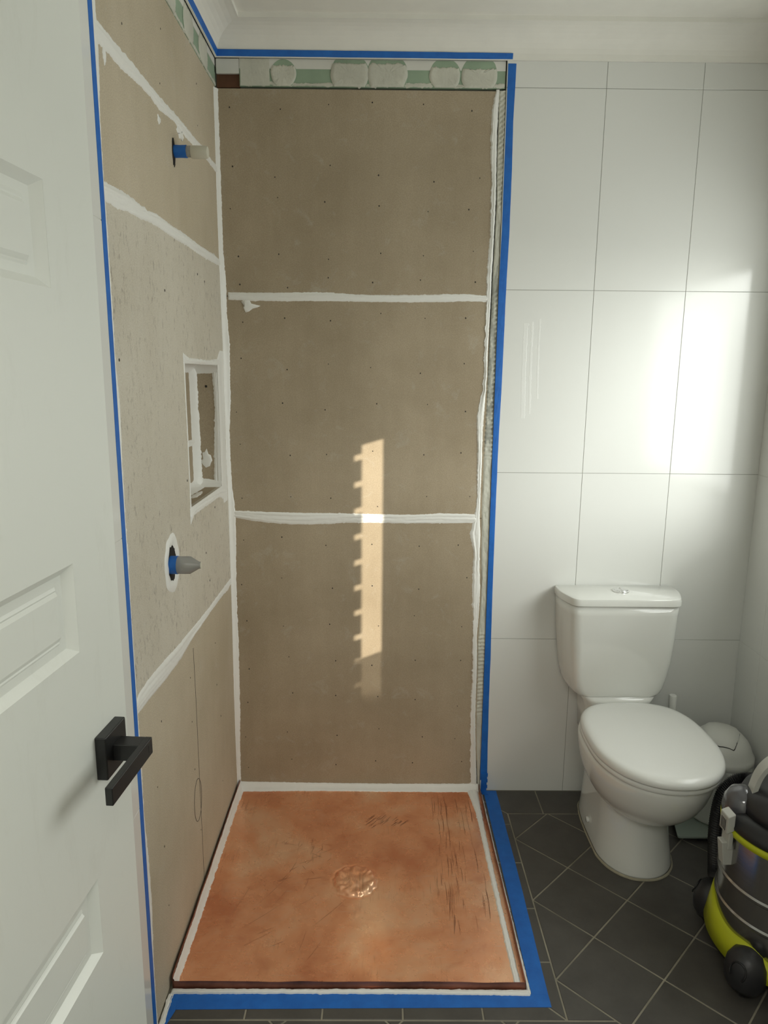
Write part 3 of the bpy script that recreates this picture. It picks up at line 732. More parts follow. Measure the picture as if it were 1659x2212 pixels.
mb = MB(); mb.prism([(-.0, -.985), (.012, -.985), (.026, -.935), (.022, -.893), (.004, -.893), (.003, -.912), (-.0, -.93)], .0012, .0019)
tag(mb.build('masking_tape', ['tape']), 'short blue tape on the floor beside the left wall', 'masking tape')
mb = MB(); mb.prism([(.896, -.0012), (.921, -.0012), (.925, -.012), (.925, -.030), (.903, -.030)], .0010, .0018)
for z in range(6): mb.box(.900, .921 + .003 * (z % 2), -.0035 - .0008 * z, -.0015, .012 * z, .012 * z + .012)
tag(mb.build('masking_tape', ['tape'], bevel=.0005), 'small folded blue tape piece at the foot of the tile edge', 'masking tape')

# ------------------------------------------------------------------ copper shower tray
TX0, TX1, TY0, TY1, TZ = 0.004, 0.893, -0.872, -0.002, 0.006
tr_ = thing('shower_tray', 'square worn copper shower tray on the floor of the recess', 'shower tray', (0.45, -0.44, 0.0))
def tray_h(x, y):
    dx, dy = x - 0.448, y + 0.486
    ang = math.atan2(dy, dx); R0 = 0.0625 * (1 + .03 * math.sin(ang * 13) + .05 * fbm(math.cos(ang) * 2, math.sin(ang) * 2, 5))
    r = math.hypot(dx, dy)
    h = -0.006 * max(0.0, 1 - math.hypot(dx, dy) / .42) + .0014 * fbm(x * 5, y * 5, 1) + .0004 * fbm(x * 24, y * 24, 2)
    e = 1 / (1 + math.exp((r - R0) / .0022))
    rad = .5 + .5 * math.sin(ang * 12 + 6 * fbm(dx * 22, dy * 22))
    h += e * (.0095 + .0075 * fbm(dx * 34 + 3, dy * 34, 7) + .0048 * (r / R0) ** 3 * (rad - .35))
    h -= .0015 * math.exp(-((r - R0 - .006) / .005) ** 2)
    for (a, c, s_, k) in ((.47, -.60, .006, .0016), (.455, -.62, .004, .0012), (.36, -.68, .004, .0014), (.43, -.66, .003, .001), (.62, -.75, .02, .0012), (.52, -.87, .05, .004)):
        h += k * math.exp(-((x - a) ** 2 + (y - c) ** 2) / s_ ** 2)
    return h
def axis_vals(a, b_, lo, hi, fine, coarse):
    v = [a]
    while v[-1] < b_ - 1e-6:
        v.append(min(b_, v[-1] + (fine if lo < v[-1] < hi else coarse)))
    return v
gx = axis_vals(TX0, TX1, .36, .54, .0022, .009); gy = axis_vals(TY0, TY1, -.58, -.40, .0022, .009)
mb = MB(); V = []; F = []
for y in gy:
    for x in gx: V.append((x, y, TZ + tray_h(x, y)))
nx = len(gx)
for j in range(len(gy) - 1):
    for i in range(nx - 1): F.append((j * nx + i, j * nx + i + 1, (j + 1) * nx + i + 1, (j + 1) * nx + i))
mb.add(V, F); mb.build('base_sheet', ['copper'], tr_, smooth=True)
sq = MB()
def stroke(x, y, dx, dy, L, w_):
    n = 8; A = []
    d = math.hypot(dx, dy); dx, dy = dx / d, dy / d
    for i in range(n + 1):
        t = i / n; ww = w_ * math.sin(math.pi * (.08 + .84 * t)); cx, cy = x + dx * L * t + .02 * L * math.sin(3 * t), y + dy * L * t
        if not (TX0 + .02 < cx < TX1 - .03 and TY0 + .02 < cy < TY1 - .02): return
        z = TZ + tray_h(cx, cy) + .0005
        A.append([(cx - dy * ww, cy + dx * ww, z), (cx + dy * ww, cy - dx * ww, z)])
    sq.loft(A, False, False, closed=False)
for k in range(34): stroke(.47 + .13 * random.random(), -.235 + .05 * random.random(), 1, .9 + .5 * random.random(), .015 + .035 * random.random(), .0007 * random.random() + .0003)
for k in range(60): stroke(.70 + .15 * random.random(), -.70 + .55 * random.random(), .12 * (random.random() - .2), 1, .04 + .10 * random.random(), .0006 * random.random() + .0002)
for k in range(22): stroke(.20 + .16 * random.random(), -.50 + .20 * random.random(), random.random() - .5, random.random() - .2, .02 + .04 * random.random(), .0004)
for k in range(12): stroke(.06 + .3 * random.random(), -.80 + .25 * random.random(), .1 + random.random(), .6, .05 + .12 * random.random(), .0003)
so = sq.build('scratch_marks', ['copper_scratch'], tr_); so['kind'] = 'stuff'
def lip(pts, axis, name, mat, hgt, base=0.001, wob=.0012, th=.0012):
    m_ = MB(); R = []
    (x0, y0), (x1, y1) = pts; n = 90; L = math.hypot(x1 - x0, y1 - y0); nxx, nyy = -(y1 - y0) / L, (x1 - x0) / L
    for i in range(n + 1):
        t = i / n; w_ = wob * fbm(t * 6, 3) * 2; hh = hgt + .0016 * fbm(t * 12, 8)
        x, y = x0 + (x1 - x0) * t, y0 + (y1 - y0) * t
        R.append([(x, y, base), (x + nxx * w_, y + nyy * w_, hh), (x + nxx * (w_ + th), y + nyy * (w_ + th), hh), (x + nxx * th, y + nyy * th, base)])
    m_.loft(R); return m_.build(name, [mat], tr_)
lip(((TX0, TY0), (TX1, TY0)), 0, 'edge_lip', 'copper_dark', .023)
lip(((TX1, TY0), (TX1, TY1)), 0, 'edge_lip', 'copper_dark', .026)
lip(((TX0 - .002, TY1), (TX0 - .002, TY0)), 0, 'edge_lip', 'copper_dark', .040)
# white sealant round the tray
mb = MB(); fillet_mb(mb, [(.0, .022, .020), (.3, .018, .016), (.6, .016, .018), (.89, .018, .018)], lambda t, a, b_: (t, BY - .001 - b_ * 1.5, TZ + a), seed=12)
tag(mb.build('sealant_bead', ['sealant'], smooth=True), 'white sealant fillet between the facing wall and the copper tray', 'sealant')
mb = MB(); fillet_mb(mb, [(-.870, .026, .010), (-.6, .030, .012), (-.3, .030, .012), (-.12, .034, .012), (-.004, .030, .016)], lambda t, a, b_: (.0035 + b_, t, TZ - .002 + a), seed=13, rag=.003)
tag(mb.build('sealant_bead', ['sealant'], smooth=True), 'white sealant fillet along the left side of the copper tray', 'sealant')
mb = MB(); ribbon_mb(mb, [(-.864, .866, .884), (-.6, .864, .880), (-.37, .863, .881), (-.16, .862, .884), (-.08, .855, .886), (-.01, .846, .890)], lambda x, y, h: (x, y, TZ + h), th=.0065, seed=14, rag=.002, vert=True, groove=.1)
tag(mb.build('sealant_bead', ['sealant'], smooth=True), 'white sealant line inside the right edge of the copper tray', 'sealant')
mb = MB(); ribbon_mb(mb, [(.0, -.888, -.8735), (.3, -.886, -.8735), (.6, -.886, -.8735), (.902, -.890, -.8735)], FL, th=.010, seed=15, rag=.0016, groove=.2)
ribbon_mb(mb, [(-.884, .895, .9045), (-.6, .895, .902), (-.35, .895, .9015), (-.03, .895, .902)], FL, th=.008, seed=16, rag=.0016, vert=True, groove=.2)
ribbon_mb(mb, [(-.990, -.004, .012), (-.94, -.004, .010), (-.886, -.004, .010)], FL, th=.007, seed=17, rag=.003, vert=True)
tag(mb.build('sealant_bead', ['sealant'], smooth=True), 'white sealant ridge on the floor outside the copper tray', 'sealant')
# sealant on the niche: face frame and inner corners
mb = MB()
ribbon_mb(mb, [(NY0 - .012, NZ1 - .002, NZ1 + .026), (NY0 + .05, NZ1 - .002, NZ1 + .014), (-.2, NZ1 - .002, NZ1 + .012), (NY1 + .03, NZ1 - .002, NZ1 + .02)], PL, th=.004, seed=21, rag=.003, jag=(.1, 1))
ribbon_mb(mb, [(NY0 - .012, NZ0 - .045, NZ0 + .001), (NY0 + .03, NZ0 - .026, NZ0 + .001), (-.25, NZ0 - .028, NZ0 + .001), (-.14, NZ0 - .028, NZ0 + .001), (NY1 + .05, NZ0 - .05, NZ0 + .001)], PL, th=.0045, seed=22, rag=.0035, jag=(1, .1))
ribbon_mb(mb, [(NZ0 - .04, NY0 - .007, NY0 + .001), (1.3, NY0 - .005, NY0 + .001), (NZ1 + .02, NY0 - .010, NY0 + .001)], PL, th=.002, seed=23, rag=.002, vert=True, jag=(1, .1))
ribbon_mb(mb, [(NZ0 - .06, NY1 + .02, NY1 + .080), (NZ0 - .01, NY1 - .001, NY1 + .082), (1.25, NY1 - .001, NY1 + .082), (1.45, NY1 - .001, NY1 + .082), (NZ1 + .02, NY1 - .001, NY1 + .082), (NZ1 + .045, NY1 + .035, NY1 + .082)], PL, th=.004, seed=24, rag=.002, vert=True, jag=(.1, 1))
tag(mb.build('sealant_bead', ['sealant'], smooth=True), 'ragged white sealant frame round the niche opening', 'sealant')
mb = MB()
zr = [NZ0, 1.25, 1.35, 1.45, NZ1]
fillet_mb(mb, [(NZ0, .070, .040), (NZ0 + .03, .045, .018), (1.30, .046, .017), (1.45, .048, .014), (NZ1, .050, .014)], lambda t, a, b_: (ND + b_, NY1 - a, t), bul=.05, seed=25, rag=.003)      # back / far side
fillet_mb(mb, [(NY0, .022, .022), (NY1 - .1, .022, .03), (NY1, .028, .030)], lambda t, a, b_: (ND + b_, t, NZ0 + a), bul=.15, seed=26, rag=.003)
fillet_mb(mb, [(NY0, .026, .022), (NY1, .026, .022)], lambda t, a, b_: (ND + b_, t, NZ1 - a), bul=.15, seed=27, rag=.003)
fillet_mb(mb, [(ND, .03, .026), (BX, .018, .016)], lambda t, a, b_: (t, NY1 - b_, NZ0 + a), bul=.15, seed=28, rag=.002)
fillet_mb(mb, [(ND, .03, .022), (BX, .026, .02)], lambda t, a, b_: (t, NY1 - b_, NZ1 - a), bul=.15, seed=29, rag=.002)
ribbon_mb(mb, [(NZ0, BX - .026, BX - .001), (1.30, BX - .020, BX - .001), (1.42, BX - .014, BX - .001), (NZ1, BX - .020, BX - .001)], lambda x, z, h: (x, NY1 - h, z), th=.003, seed=30, rag=.003, vert=True, jag=(1, .1))
ribbon_mb(mb, [(NY0, 1.297, 1.318), (NY1, 1.297, 1.318)], lambda y, z, h: (ND + h, y, z), th=.004, seed=33, rag=.002)
blob_mb(mb, lambda x, z, h: (x, NY1 - h, z), -.052, 1.245, [(.018, .0), (.014, .018), (.006, .022), (.001, .040), (-.006, .028), (-.014, .026), (-.012, .006), (-.020, -.004), (-.012, -.016), (-.004, -.024), (.010, -.018), (.013, -.008)], th=.003)
tag(mb.build('sealant_bead', ['sealant'], smooth=True), 'smeared white sealant in the inner corners of the niche', 'sealant')
blob = MB(); blob_mb(blob, lambda x, y, h: (x, y, NZ0 + h), -.045, -.26, smear_pts(.012, .06, 17, rough=.6), th=.002)
blob.build('sealant_smear', ['sealant'], ni, smooth=True)
# sealant ring round the lower pipe
mb = MB(); R = []; cy, cz = -.672, 1.056; n = 72
for i in range(n):
    t = 2 * math.pi * i / n; ring = []
    ro = 1 + .10 * fbm(math.cos(t) * 2.5, math.sin(t) * 2.5, 2); ri = 1 + .14 * fbm(math.cos(t) * 3, math.sin(t) * 3, 9)
    for k in range(8):
        s_ = k / 7; ry = .034 * ri + (.062 * ro - .034 * ri) * s_; rz = .045 * ri + (.076 * ro - .045 * ri) * s_
        h = .005 * (1 - abs(2 * s_ - 1) ** 3) * (.7 + .4 * fbm(s_ * 7, t * 1.2, 4)); 
        ring.append(PL(cy + ry * math.cos(t), cz + rz * math.sin(t), max(-.0003, h)))
    R.append(ring)
R.append(R[0]); mb.loft(R, False, False, closed=False)
tag(mb.build('sealant_ring', ['sealant'], smooth=True), 'ragged white sealant ring round the lower pipe hole', 'sealant')
# dark ragged holes the pipes come out of
def hole_patch(cy, cz, ry, rz, seed, label):
    m_ = MB(); pts = [(cy + x, cz + z) for x, z in smear_pts(ry, rz, seed, n=30, rough=.35)]
    m_.prism(pts, -.0002, .0005, fn=PL)
    return tag(m_.build('pipe_hole', ['ply']), label, 'hole')
hole_patch(-.488, 2.066, .013, .034, 4, 'dark ragged hole round the upper pipe')
hole_patch(-.672, 1.056, .034, .046, 6, 'dark ragged hole round the lower pipe')

# ------------------------------------------------------------------ capped pipes
p = thing('pipe_stub', 'upper pipe stub with blue tape and milky push-on cap', 'pipe', (BX, -.480, 2.070))
q = MB(); q.lathe((0, -.480, 2.070), [(.013, -.012), (.0135, .045)], n=28, axis='x'); q.build('pipe', ['cloudy'], p, smooth=False)
q = MB(); q.lathe((0, -.480, 2.070), [(.0142, -.008), (.0150, -.004), (.0146, .010), (.0150, .025)], n=28, axis='x'); q.build('tape_wrap', ['tape'], p)
q = MB(); q.lathe((0, -.480, 2.0685), [(.0145, .036), (.0155, .040), (.0152, .055), (.0150, .072), (.0132, .078), (.008, .0785)], n=28, axis='x'); q.build('cap', ['capplastic'], p, bevel=.0008)
p = thing('pipe_stub', 'lower pipe stub with blue tape and clear tapered cap', 'pipe', (BX, -.685, 1.055))
q = MB(); q.lathe((0, -.685, 1.055), [(.0225, -.016), (.0232, -.010), (.0228, .002), (.0230, .013)], n=32, axis='x'); q.build('tape_wrap', ['tape'], p)
q = MB(); q.lathe((0, -.685, 1.055), [(.0222, .010), (.0222, .043), (.0090, .065), (.0088, .069)], n=32, axis='x'); q.build('tapered_cap', ['cloudy'], p, bevel=.001)
q = MB(); q.lathe((0, -.685, 1.055), [(.0078, .0692), (.0078, .0702)], n=20, axis='x'); q.build('cap_tip', ['capplastic'], p)
# pencil marks on the lowest left board
def wire(pts, fn, w_=.0009):
    m_ = MB(); P = [Vector(fn(a, c, .0004)) for a, c in pts]; m_.tube(P, w_, n=5); return m_
sm = MB()
for (x, w_, z0, z1, sd) in ((.990, .016, 1.385, 1.695, 2), (1.012, .008, 1.40, 1.70, 5), (1.036, .006, 1.45, 1.71, 9)):
    ribbon_mb(sm, [(z0, x - w_ / 2 + .004, x + w_ / 2 + .004), ((z0 + z1) / 2, x - w_ / 2, x + w_ / 2), (z1, x - w_ / 2, x + w_ / 2)], lambda x, z, h: (x, -h, z), th=.0003, rag=.0025, seed=sd, vert=True)
sm.build('dried_smear', ['scuff'], [o for o in COL.objects if o.name == 'wall_back'][0], smooth=True)
board0 = [o for o in COL.objects if o.get('label', '').startswith('lowest tan board')][0]
oval = [(-.541 + .040 * math.cos(t), .311 + .064 * math.sin(t)) for t in [2 * math.pi * k / 36 for k in range(38)]]
m_ = wire(oval, PL, .0007); m_.build('pencil_oval', ['darkgrey'], board0)
m_ = wire([(-.519, .768), (-.515, .60), (-.516, .40), (-.514, .20), (-.515, .03)], PL, .0005); m_.build('pencil_line', ['darkgrey'], board0)

# ------------------------------------------------------------------ toilet
def egg(cx, yb, yf, w_, yc, z, n=64, eb=2.0, ef=2.0):
    R = []
    for k in range(n):
        t = 2 * math.pi * k / n; c, s_ = math.cos(t), math.sin(t); e = eb if s_ > 0 else ef; L = (yb - yc) if s_ > 0 else (yc - yf)
        R.append((cx + w_ * math.copysign(abs(c) ** (2 / e), c), yc + L * math.copysign(abs(s_) ** (2 / e), s_), z))
    return R
def round_poly(C, rad, seg=6):
    n = len(C); out = []
    for i in range(n):
        p0, p1, p2 = Vector(C[i - 1]), Vector(C[i]), Vector(C[(i + 1) % n]); r = rad[i]
        a, b_ = (p0 - p1), (p2 - p1); r1 = min(r, a.length * .45, b_.length * .45)
        A, B_ = p1 + a.normalized() * r1, p1 + b_.normalized() * r1
        for k in range(seg + 1):
            t = k / seg; q = A * (1 - t) ** 2 + p1 * 2 * t * (1 - t) + B_ * t * t; out.append((q.x, q.y))
    return out
TXC = 1.345
to = thing('toilet', 'white close-coupled ceramic toilet with its seat lid closed', 'toilet', (TXC, 0, 0))
q = MB()
R = [egg(TXC, -.030, -.476, .119, -.33, .0, eb=3.6, ef=2.1), egg(TXC, -.030, -.477, .120, -.33, .012, eb=3.6, ef=2.1), egg(TXC, -.030, -.468, .114, -.33, .05, eb=3.6, ef=2.1),
     egg(TXC, -.030, -.452, .108, -.32, .12, eb=3.6, ef=2.1), egg(TXC, -.030, -.444, .106, -.31, .20, eb=3.4, ef=2.1), egg(TXC, -.028, -.43, .109, -.31, .30, eb=3.2, ef=2.1),
     egg(TXC, -.020, -.40, .117, -.30, .384, eb=3.2, ef=2.1), egg(TXC, -.020, -.39, .113, -.30, .390, eb=3.2, ef=2.1)]
q.loft(R)
XC2 = 1.352
R = []
for z, w_, yb, yf, yc in ((.186, .045, -.26, -.42, -.35), (.190, .080, -.22, -.455, -.34), (.200, .106, -.20, -.488, -.34), (.217, .128, -.17, -.520, -.34), (.242, .149, -.15, -.553, -.345), (.275, .168, -.13, -.584, -.355),
                           (.310, .180, -.12, -.604, -.365), (.345, .186, -.11, -.617, -.37), (.372, .189, -.11, -.624, -.375), (.384, .188, -.11, -.623, -.375), (.388, .183, -.115, -.616, -.375)):
    R.append(egg(XC2, yb, yf, w_, yc, z, eb=2.6, ef=2.05))
q.loft(R)
# shelf that carries the cistern
R = [[(TXC + a * sx, y, z) for a, y in round_poly([(.115, -.004), (-.115, -.004), (-.115, -.15), (.115, -.15)], [.004, .004, .05, .05])] for z, sx in ((.28, .88), (.36, .92), (.40, .96), (.425, 1.04), (.444, 1.12))]
q.loft(R)
q.build('pan', ['ceramic'], to, smooth=True)
q = MB()
def plan(wb_, wf_, ysd, yf, z, r=.022):
    return [(TXC - .004 + x, y, z) for x, y in round_poly([(wb_, -.004), (-wb_, -.004), (-wb_, ysd), (-wf_, yf), (wf_, yf), (wb_, ysd)], [.004, .004, .05, r, r, .05])]
R = []
for z, wb_ in ((.4445, .140), (.447, .150), (.455, .160), (.475, .170), (.52, .181), (.58, .189), (.66, .197), (.74, .202), (.774, .204)):
    d = (z - .4445) / .33
    R.append(plan(wb_, wb_ * (.90 - .04 * d), -.065, -.138 - .016 * min(1, d * 2.2), z, .03))
q.loft(R); tk = q.build('cistern', ['ceramic'], to, smooth=True)
q = MB(); R = []
for z, g in ((.7755, .004), (.7775, .0), (.795, .0), (.8005, .002), (.8030, .007)):
    R.append(plan(.2085 - g, .178 - g, -.072 + g * .3, -.163 + g, z, .028))
q.loft(R); q.build('cistern_lid', ['ceramic'], to, bevel=.001)
bt = MB(); bt.lathe((1.344, -.071, .803), [(.028, 0), (.028, .0035), (.0255, .0055), (.0235, .0055), (.0230, .0040)], n=40)
bo = bt.build('flush_button', ['chrome'], to, bevel=.0006)
for sgn, wdt in ((1, .95), (-1, .75)):
    h_ = MB(); pts = [(1.344 + .002 * sgn + sgn * .021 * max(0.0, math.sin(t)), -.071 + .021 * math.cos(t)) for t in [math.pi * k / 14 for k in range(15)]]
    h_.prism(pts if sgn < 0 else pts[::-1], .806, .8095 + (.001 if sgn > 0 else 0), inset=.0008); h_.build('button_half', ['chrome'], bo)
q = MB()
q.loft([egg(XC2 + .004, -.150, -.630, .184, -.40, .3885, eb=3.2, ef=2.15), egg(XC2 + .004, -.146, -.634, .189, -.40, .392, eb=3.2, ef=2.15), egg(XC2 + .004, -.146, -.634, .190, -.40, .404, eb=3.2, ef=2.15), egg(XC2 + .004, -.150, -.631, .187, -.40, .4075, eb=3.2, ef=2.15)])
q.build('seat_ring', ['seat'], to, smooth=True)
q = MB(); R = []
for z, f in ((.4090, .975), (.4110, .992), (.4150, 1.0), (.4230, 1.0), (.4300, .988), (.4350, .962), (.4385, .915), (.4400, .86), (.4405, .6), (.4410, .25)):
    R.append(egg(XC2 + .004, -.40 + .250 * f, -.40 - .243 * f, .192 * f, -.40, z, n=96, eb=3.0, ef=2.15))
q.loft(R); q.build('seat_lid', ['seat'], to, smooth=True)
for sx in (-.075, .075):
    q = MB(); q.lathe((XC2 + sx, -.155, .389), [(.017, 0), (.018, .004), (.016, .022), (.010, .026)], n=24); q.build('seat_hinge', ['seat'], to, smooth=True)
q = MB(); q.lathe((TXC - .112, -.245, .050), [(.0095, -.010), (.0095, -.004), (.007, .0), (.002, .002)][::-1], n=20, axis='x')
q.build('bolt_cap', ['ceramic'], to, smooth=True)
q = MB(); R = []
for o_, z in ((.004, .0002), (.0045, .003), (.001, .007)):
    R.append([(x + o_ * (1 + .5 * fbm(x * 40, y * 40)) * math.copysign(1, x - TXC), y - o_ * (1 if y < -.3 else .3), z) for x, y, _ in egg(TXC, -.030, -.477, .120, -.33, z, n=120, eb=3.6, ef=2.1)])
q.loft(R, False, False); q.build('base_caulk', ['caulk'], to, smooth=True)

# ------------------------------------------------------------------ brush, scale, bin
t = thing('toilet_brush', 'white toilet brush standing in its holder behind the toilet', 'toilet brush', (1.543, -.062, 0))
q = MB(); q.lathe((1.543, -.062, 0), [(.040, .0), (.043, .004), (.045, .10), (.043, .125), (.036, .130), (.018, .131)], n=40); q.build('holder', ['plastic_w'], t, bevel=.001)
q = MB(); q.lathe((1.551, -.085, 0), [(.009, .128), (.0095, .25), (.0125, .34), (.0135, .424), (.0118, .428), (.004, .4285)], n=24); q.build('brush_handle', ['plastic_w'], t, bevel=.0008)

SZ = .026
sc_ = thing('bathroom_scale', 'greenish glass bathroom scale on the floor beneath the small bin', 'scale', (1.66, -.165, 0))
poly = round_poly([(1.514, -.300), (1.800, -.300), (1.800, -.020), (1.615, -.020), (1.603, -.110), (1.548, -.165)], [.012] * 6, 4)
q = MB(); q.prism(poly, SZ - .007, SZ, inset=.001); q.build('glass_plate', ['gplate'], sc_)
q = MB(); q.prism(offset_poly(poly, .008), .004, SZ - .0072); q.build('scale_body', ['black'], sc_)
for a, c in ((1.56, -.26), (1.76, -.26), (1.76, -.06), (1.62, -.06)):
    q = MB(); q.lathe((a, c, 0), [(.014, 0), (.014, .005)], n=16); q.build('foot', ['black'], sc_)

BC = (1.690, -.172)
bn = thing('waste_bin', 'small white swing-lid bin with a plastic bag, standing on the scale', 'bin', (*BC, SZ))
q = MB(); q.lathe((*BC, SZ), [(.078, 0), (.086, .004), (.088, .012), (.100, .19), (.101, .215)], n=64); q.build('bin_body', ['plastic_w'], bn, smooth=True)
q = MB(); R = []
for k, (r, z) in enumerate([(.1000, .150), (.1045, .155), (.105, .175), (.1065, .195), (.109, .210), (.107, .219)]):
    R.append([(BC[0] + (r + (.009 if 0 < k < 5 else .001) * fbm(math.cos(t_) * 6, math.sin(t_) * 6, z * 45)) * math.cos(t_), BC[1] + (r + (.009 if 0 < k < 5 else .001) * fbm(math.cos(t_) * 6, math.sin(t_) * 6, z * 45)) * math.sin(t_),
               SZ + z + (.016 * fbm(math.cos(t_) * 2.5, math.sin(t_) * 2.5, 4) if k < 2 else 0)) for t_ in [2 * math.pi * i / 90 for i in range(90)]])
q.loft(R, False, False); q.build('bin_liner', ['bag'], bn, smooth=True)
q = MB(); q.lathe((*BC, SZ), [(.1065, .219), (.109, .221), (.109, .238), (.106, .243), (.102, .250), (.096, .268), (.086, .286), (.070, .303), (.048, .315), (.024, .321), (.004, .3225)], n=72)
q.build('bin_lid', ['plastic_w'], bn, smooth=True)
q = MB(); R = []          # swing flap: a patch standing a little proud of the dome
ux, uy = math.cos(math.radians(-118)), math.sin(math.radians(-118)); vx, vy = -uy, ux
def dome(a, c):
    r = math.hypot(a, c); pr = [(0, .3225), (.024, .321), (.048, .315), (.070, .303), (.086, .286), (.096, .268), (.102, .250)]
    for i in range(len(pr) - 1):
        if pr[i][0] <= r <= pr[i + 1][0]:
            k = (r - pr[i][0]) / (pr[i + 1][0] - pr[i][0]); return pr[i][1] + k * (pr[i + 1][1] - pr[i][1])
    return .25
for i in range(15):
    a = -.078 + .156 * i / 14; ring = []
    for j in range(13):
        c = (-.058 + .116 * j / 12) * (1 - .25 * (a / .078) ** 2)
        edge = 0 if i in (0, 14) or j in (0, 12) else 1
        r = math.hypot(a, c)
        ring.append((BC[0] + ux * a + vx * c, BC[1] + uy * a + vy * c, SZ + dome(a, c) + .0005 + .0055 * edge))
    R.append(ring)
q.loft(R, False, False, closed=False); q.build('swing_flap', ['plastic_w'], bn, smooth=True)

edge = [(-.01 + .088 * k / 8, .0545 - .013 * (k / 8) ** 2) for k in range(8)] + [(.0795 - .001 * abs(k - 6), .0415 * (6 - k) / 6) for k in range(13)]
q = MB(); q.tube(spline([(BC[0] + ux * a + vx * c, BC[1] + uy * a + vy * c, SZ + dome(a, c) + .0006) for a, c in edge], 3), .0016, n=6)
q.build('flap_gap', ['darkgrey'], bn)

# ------------------------------------------------------------------ wet and dry vacuum cleaner
VC = (1.585, -.775); VR = .165
vc = thing('vacuum_cleaner', 'lime and black wet-dry vacuum cleaner with a steel drum', 'vacuum cleaner', (*VC, 0))
def vang(px_, py_): return math.atan2(py_ - VC[1], px_ - VC[0])
q = MB(); q.lathe((*VC, 0), [(.150, .085), (VR - .004, .090), (VR, .100), (VR, .174), (VR + .004, .178), (VR + .004, .184), (VR, .188), (VR, .250), (VR + .004, .254), (VR + .004, .260), (VR, .264), (VR, .382), (VR - .003, .384)], n=96)
q.build('drum', ['steel'], vc, bevel=.0006)
# lime skirt with a wavy top edge, black inner line
def skirt(name, mat, r_in, r_out, zlo, zhi, n=120):
    m_ = MB(); R = []
    for k in range(n + 1):
        t = 2 * math.pi * k / n; lo, hi = zlo(t), zhi(t)
        R.append([(VC[0] + r * math.cos(t), VC[1] + r * math.sin(t), z) for r, z in ((r_in, lo), (r_out(t, 0), lo), (r_out(t, .5), lo + .5 * (hi - lo)), (r_out(t, .9), hi - .006), (r_in, hi))])
    m_.loft(R, False, False); return m_.build(name, [mat], vc, smooth=True)
A1, A2 = vang(1.452, -.872), vang(1.459, -.633)
def wrap(t, a): return abs((t - a + math.pi) % (2 * math.pi) - math.pi)
CAST = [A1, A2, A1 + math.pi, A2 + math.pi]
dip = lambda t: max(math.exp(-(wrap(t, a) / .34) ** 2) for a in CAST)
skirt('skirt', 'lime', VR - .01, lambda t, s_: VR + .006 + .012 * (1 - s_) + .008 * (1 - s_) * dip(t), lambda t: .066, lambda t: .132 + .045 * math.cos(t - A2 + .5) + .02 * math.exp(-(wrap(t, A1) / .3) ** 2) )
q = MB(); q.lathe((*VC, 0), [(.14, .040), (.172, .045), (.178, .070), (.17, .074)], n=64); q.build('dolly_base', ['black'], vc, smooth=True)
q = MB(); q.lathe((*VC, 0), [(VR + .001, .3825), (VR + .007, .385), (VR + .008, .399), (VR + .002, .404)], n=96); q.build('rim_band', ['lime'], vc, smooth=True)
q = MB(); q.lathe((*VC, 0), [(VR + .006, .404), (VR + .008, .410), (VR + .003, .424), (VR - .018, .438), (VR - .03, .442)], n=96); q.build('head_rim', ['black'], vc, smooth=True)
q = MB(); q.lathe((*VC, 0), [(VR - .028, .438), (VR - .030, .460), (VR - .038, .480), (VR - .062, .496), (VR - .10, .504), (.02, .506)], n=96); mh = q.build('motor_head', ['darkgrey'], vc, smooth=True)
for k, a in enumerate(CAST):
    cx, cy = VC[0] + .182 * math.cos(a), VC[1] + .182 * math.sin(a)
    m_ = MB(); tx, ty = -math.sin(a), math.cos(a)
    R = []
    for z, r, b_ in ((.030, .036, .040), (.045, .044, .048), (.070, .046, .050), (.095, .042, .046), (.118, .030, .034), (.130, .012, .014), (.1315, .002, .002)):
        R.append([(cx + math.cos(a) * r * math.cos(u) * (1 if math.cos(u) > 0 else 1.2) + tx * b_ * math.sin(u), cy + math.sin(a) * r * math.cos(u) * (1 if math.cos(u) > 0 else 1.2) + ty * b_ * math.sin(u), z) for u in [2 * math.pi * i / 36 for i in range(36)]])
    m_.loft(R); hs = m_.build('caster_housing', ['darkgrey'], vc, smooth=True)
    m_ = MB(); u = a + .6; pts = []
    R = []
    for h_, r in ((-.012, .018), (-.010, .0235), (0, .0245), (.010, .0235), (.012, .018)):
        R.append([(cx + math.cos(u) * r * math.cos(g_) - math.sin(u) * h_, cy + math.sin(u) * r * math.cos(g_) + math.cos(u) * h_, .025 + r * math.sin(g_)) for g_ in [2 * math.pi * i / 28 for i in range(28)]])
    m_.loft(R); m_.build('caster_wheel', ['black'], hs, smooth=True)
    m_ = MB(); ring = []       # raised horseshoe on the housing
    for i in range(19):
        g_ = math.radians(-40 + 260 * i / 18); b_, zz = .019 * math.cos(g_), .090 + .022 * math.sin(g_)
        rr = .2325 - .55 * max(0, zz - .085) - .006 * (abs(b_) / .019) ** 2
        ring.append((VC[0] + rr * math.cos(a) + tx * b_, VC[1] + rr * math.sin(a) + ty * b_, zz))
    m_.tube(ring, .0022, n=8); m_.build('housing_mark', ['black'], hs, smooth=True)
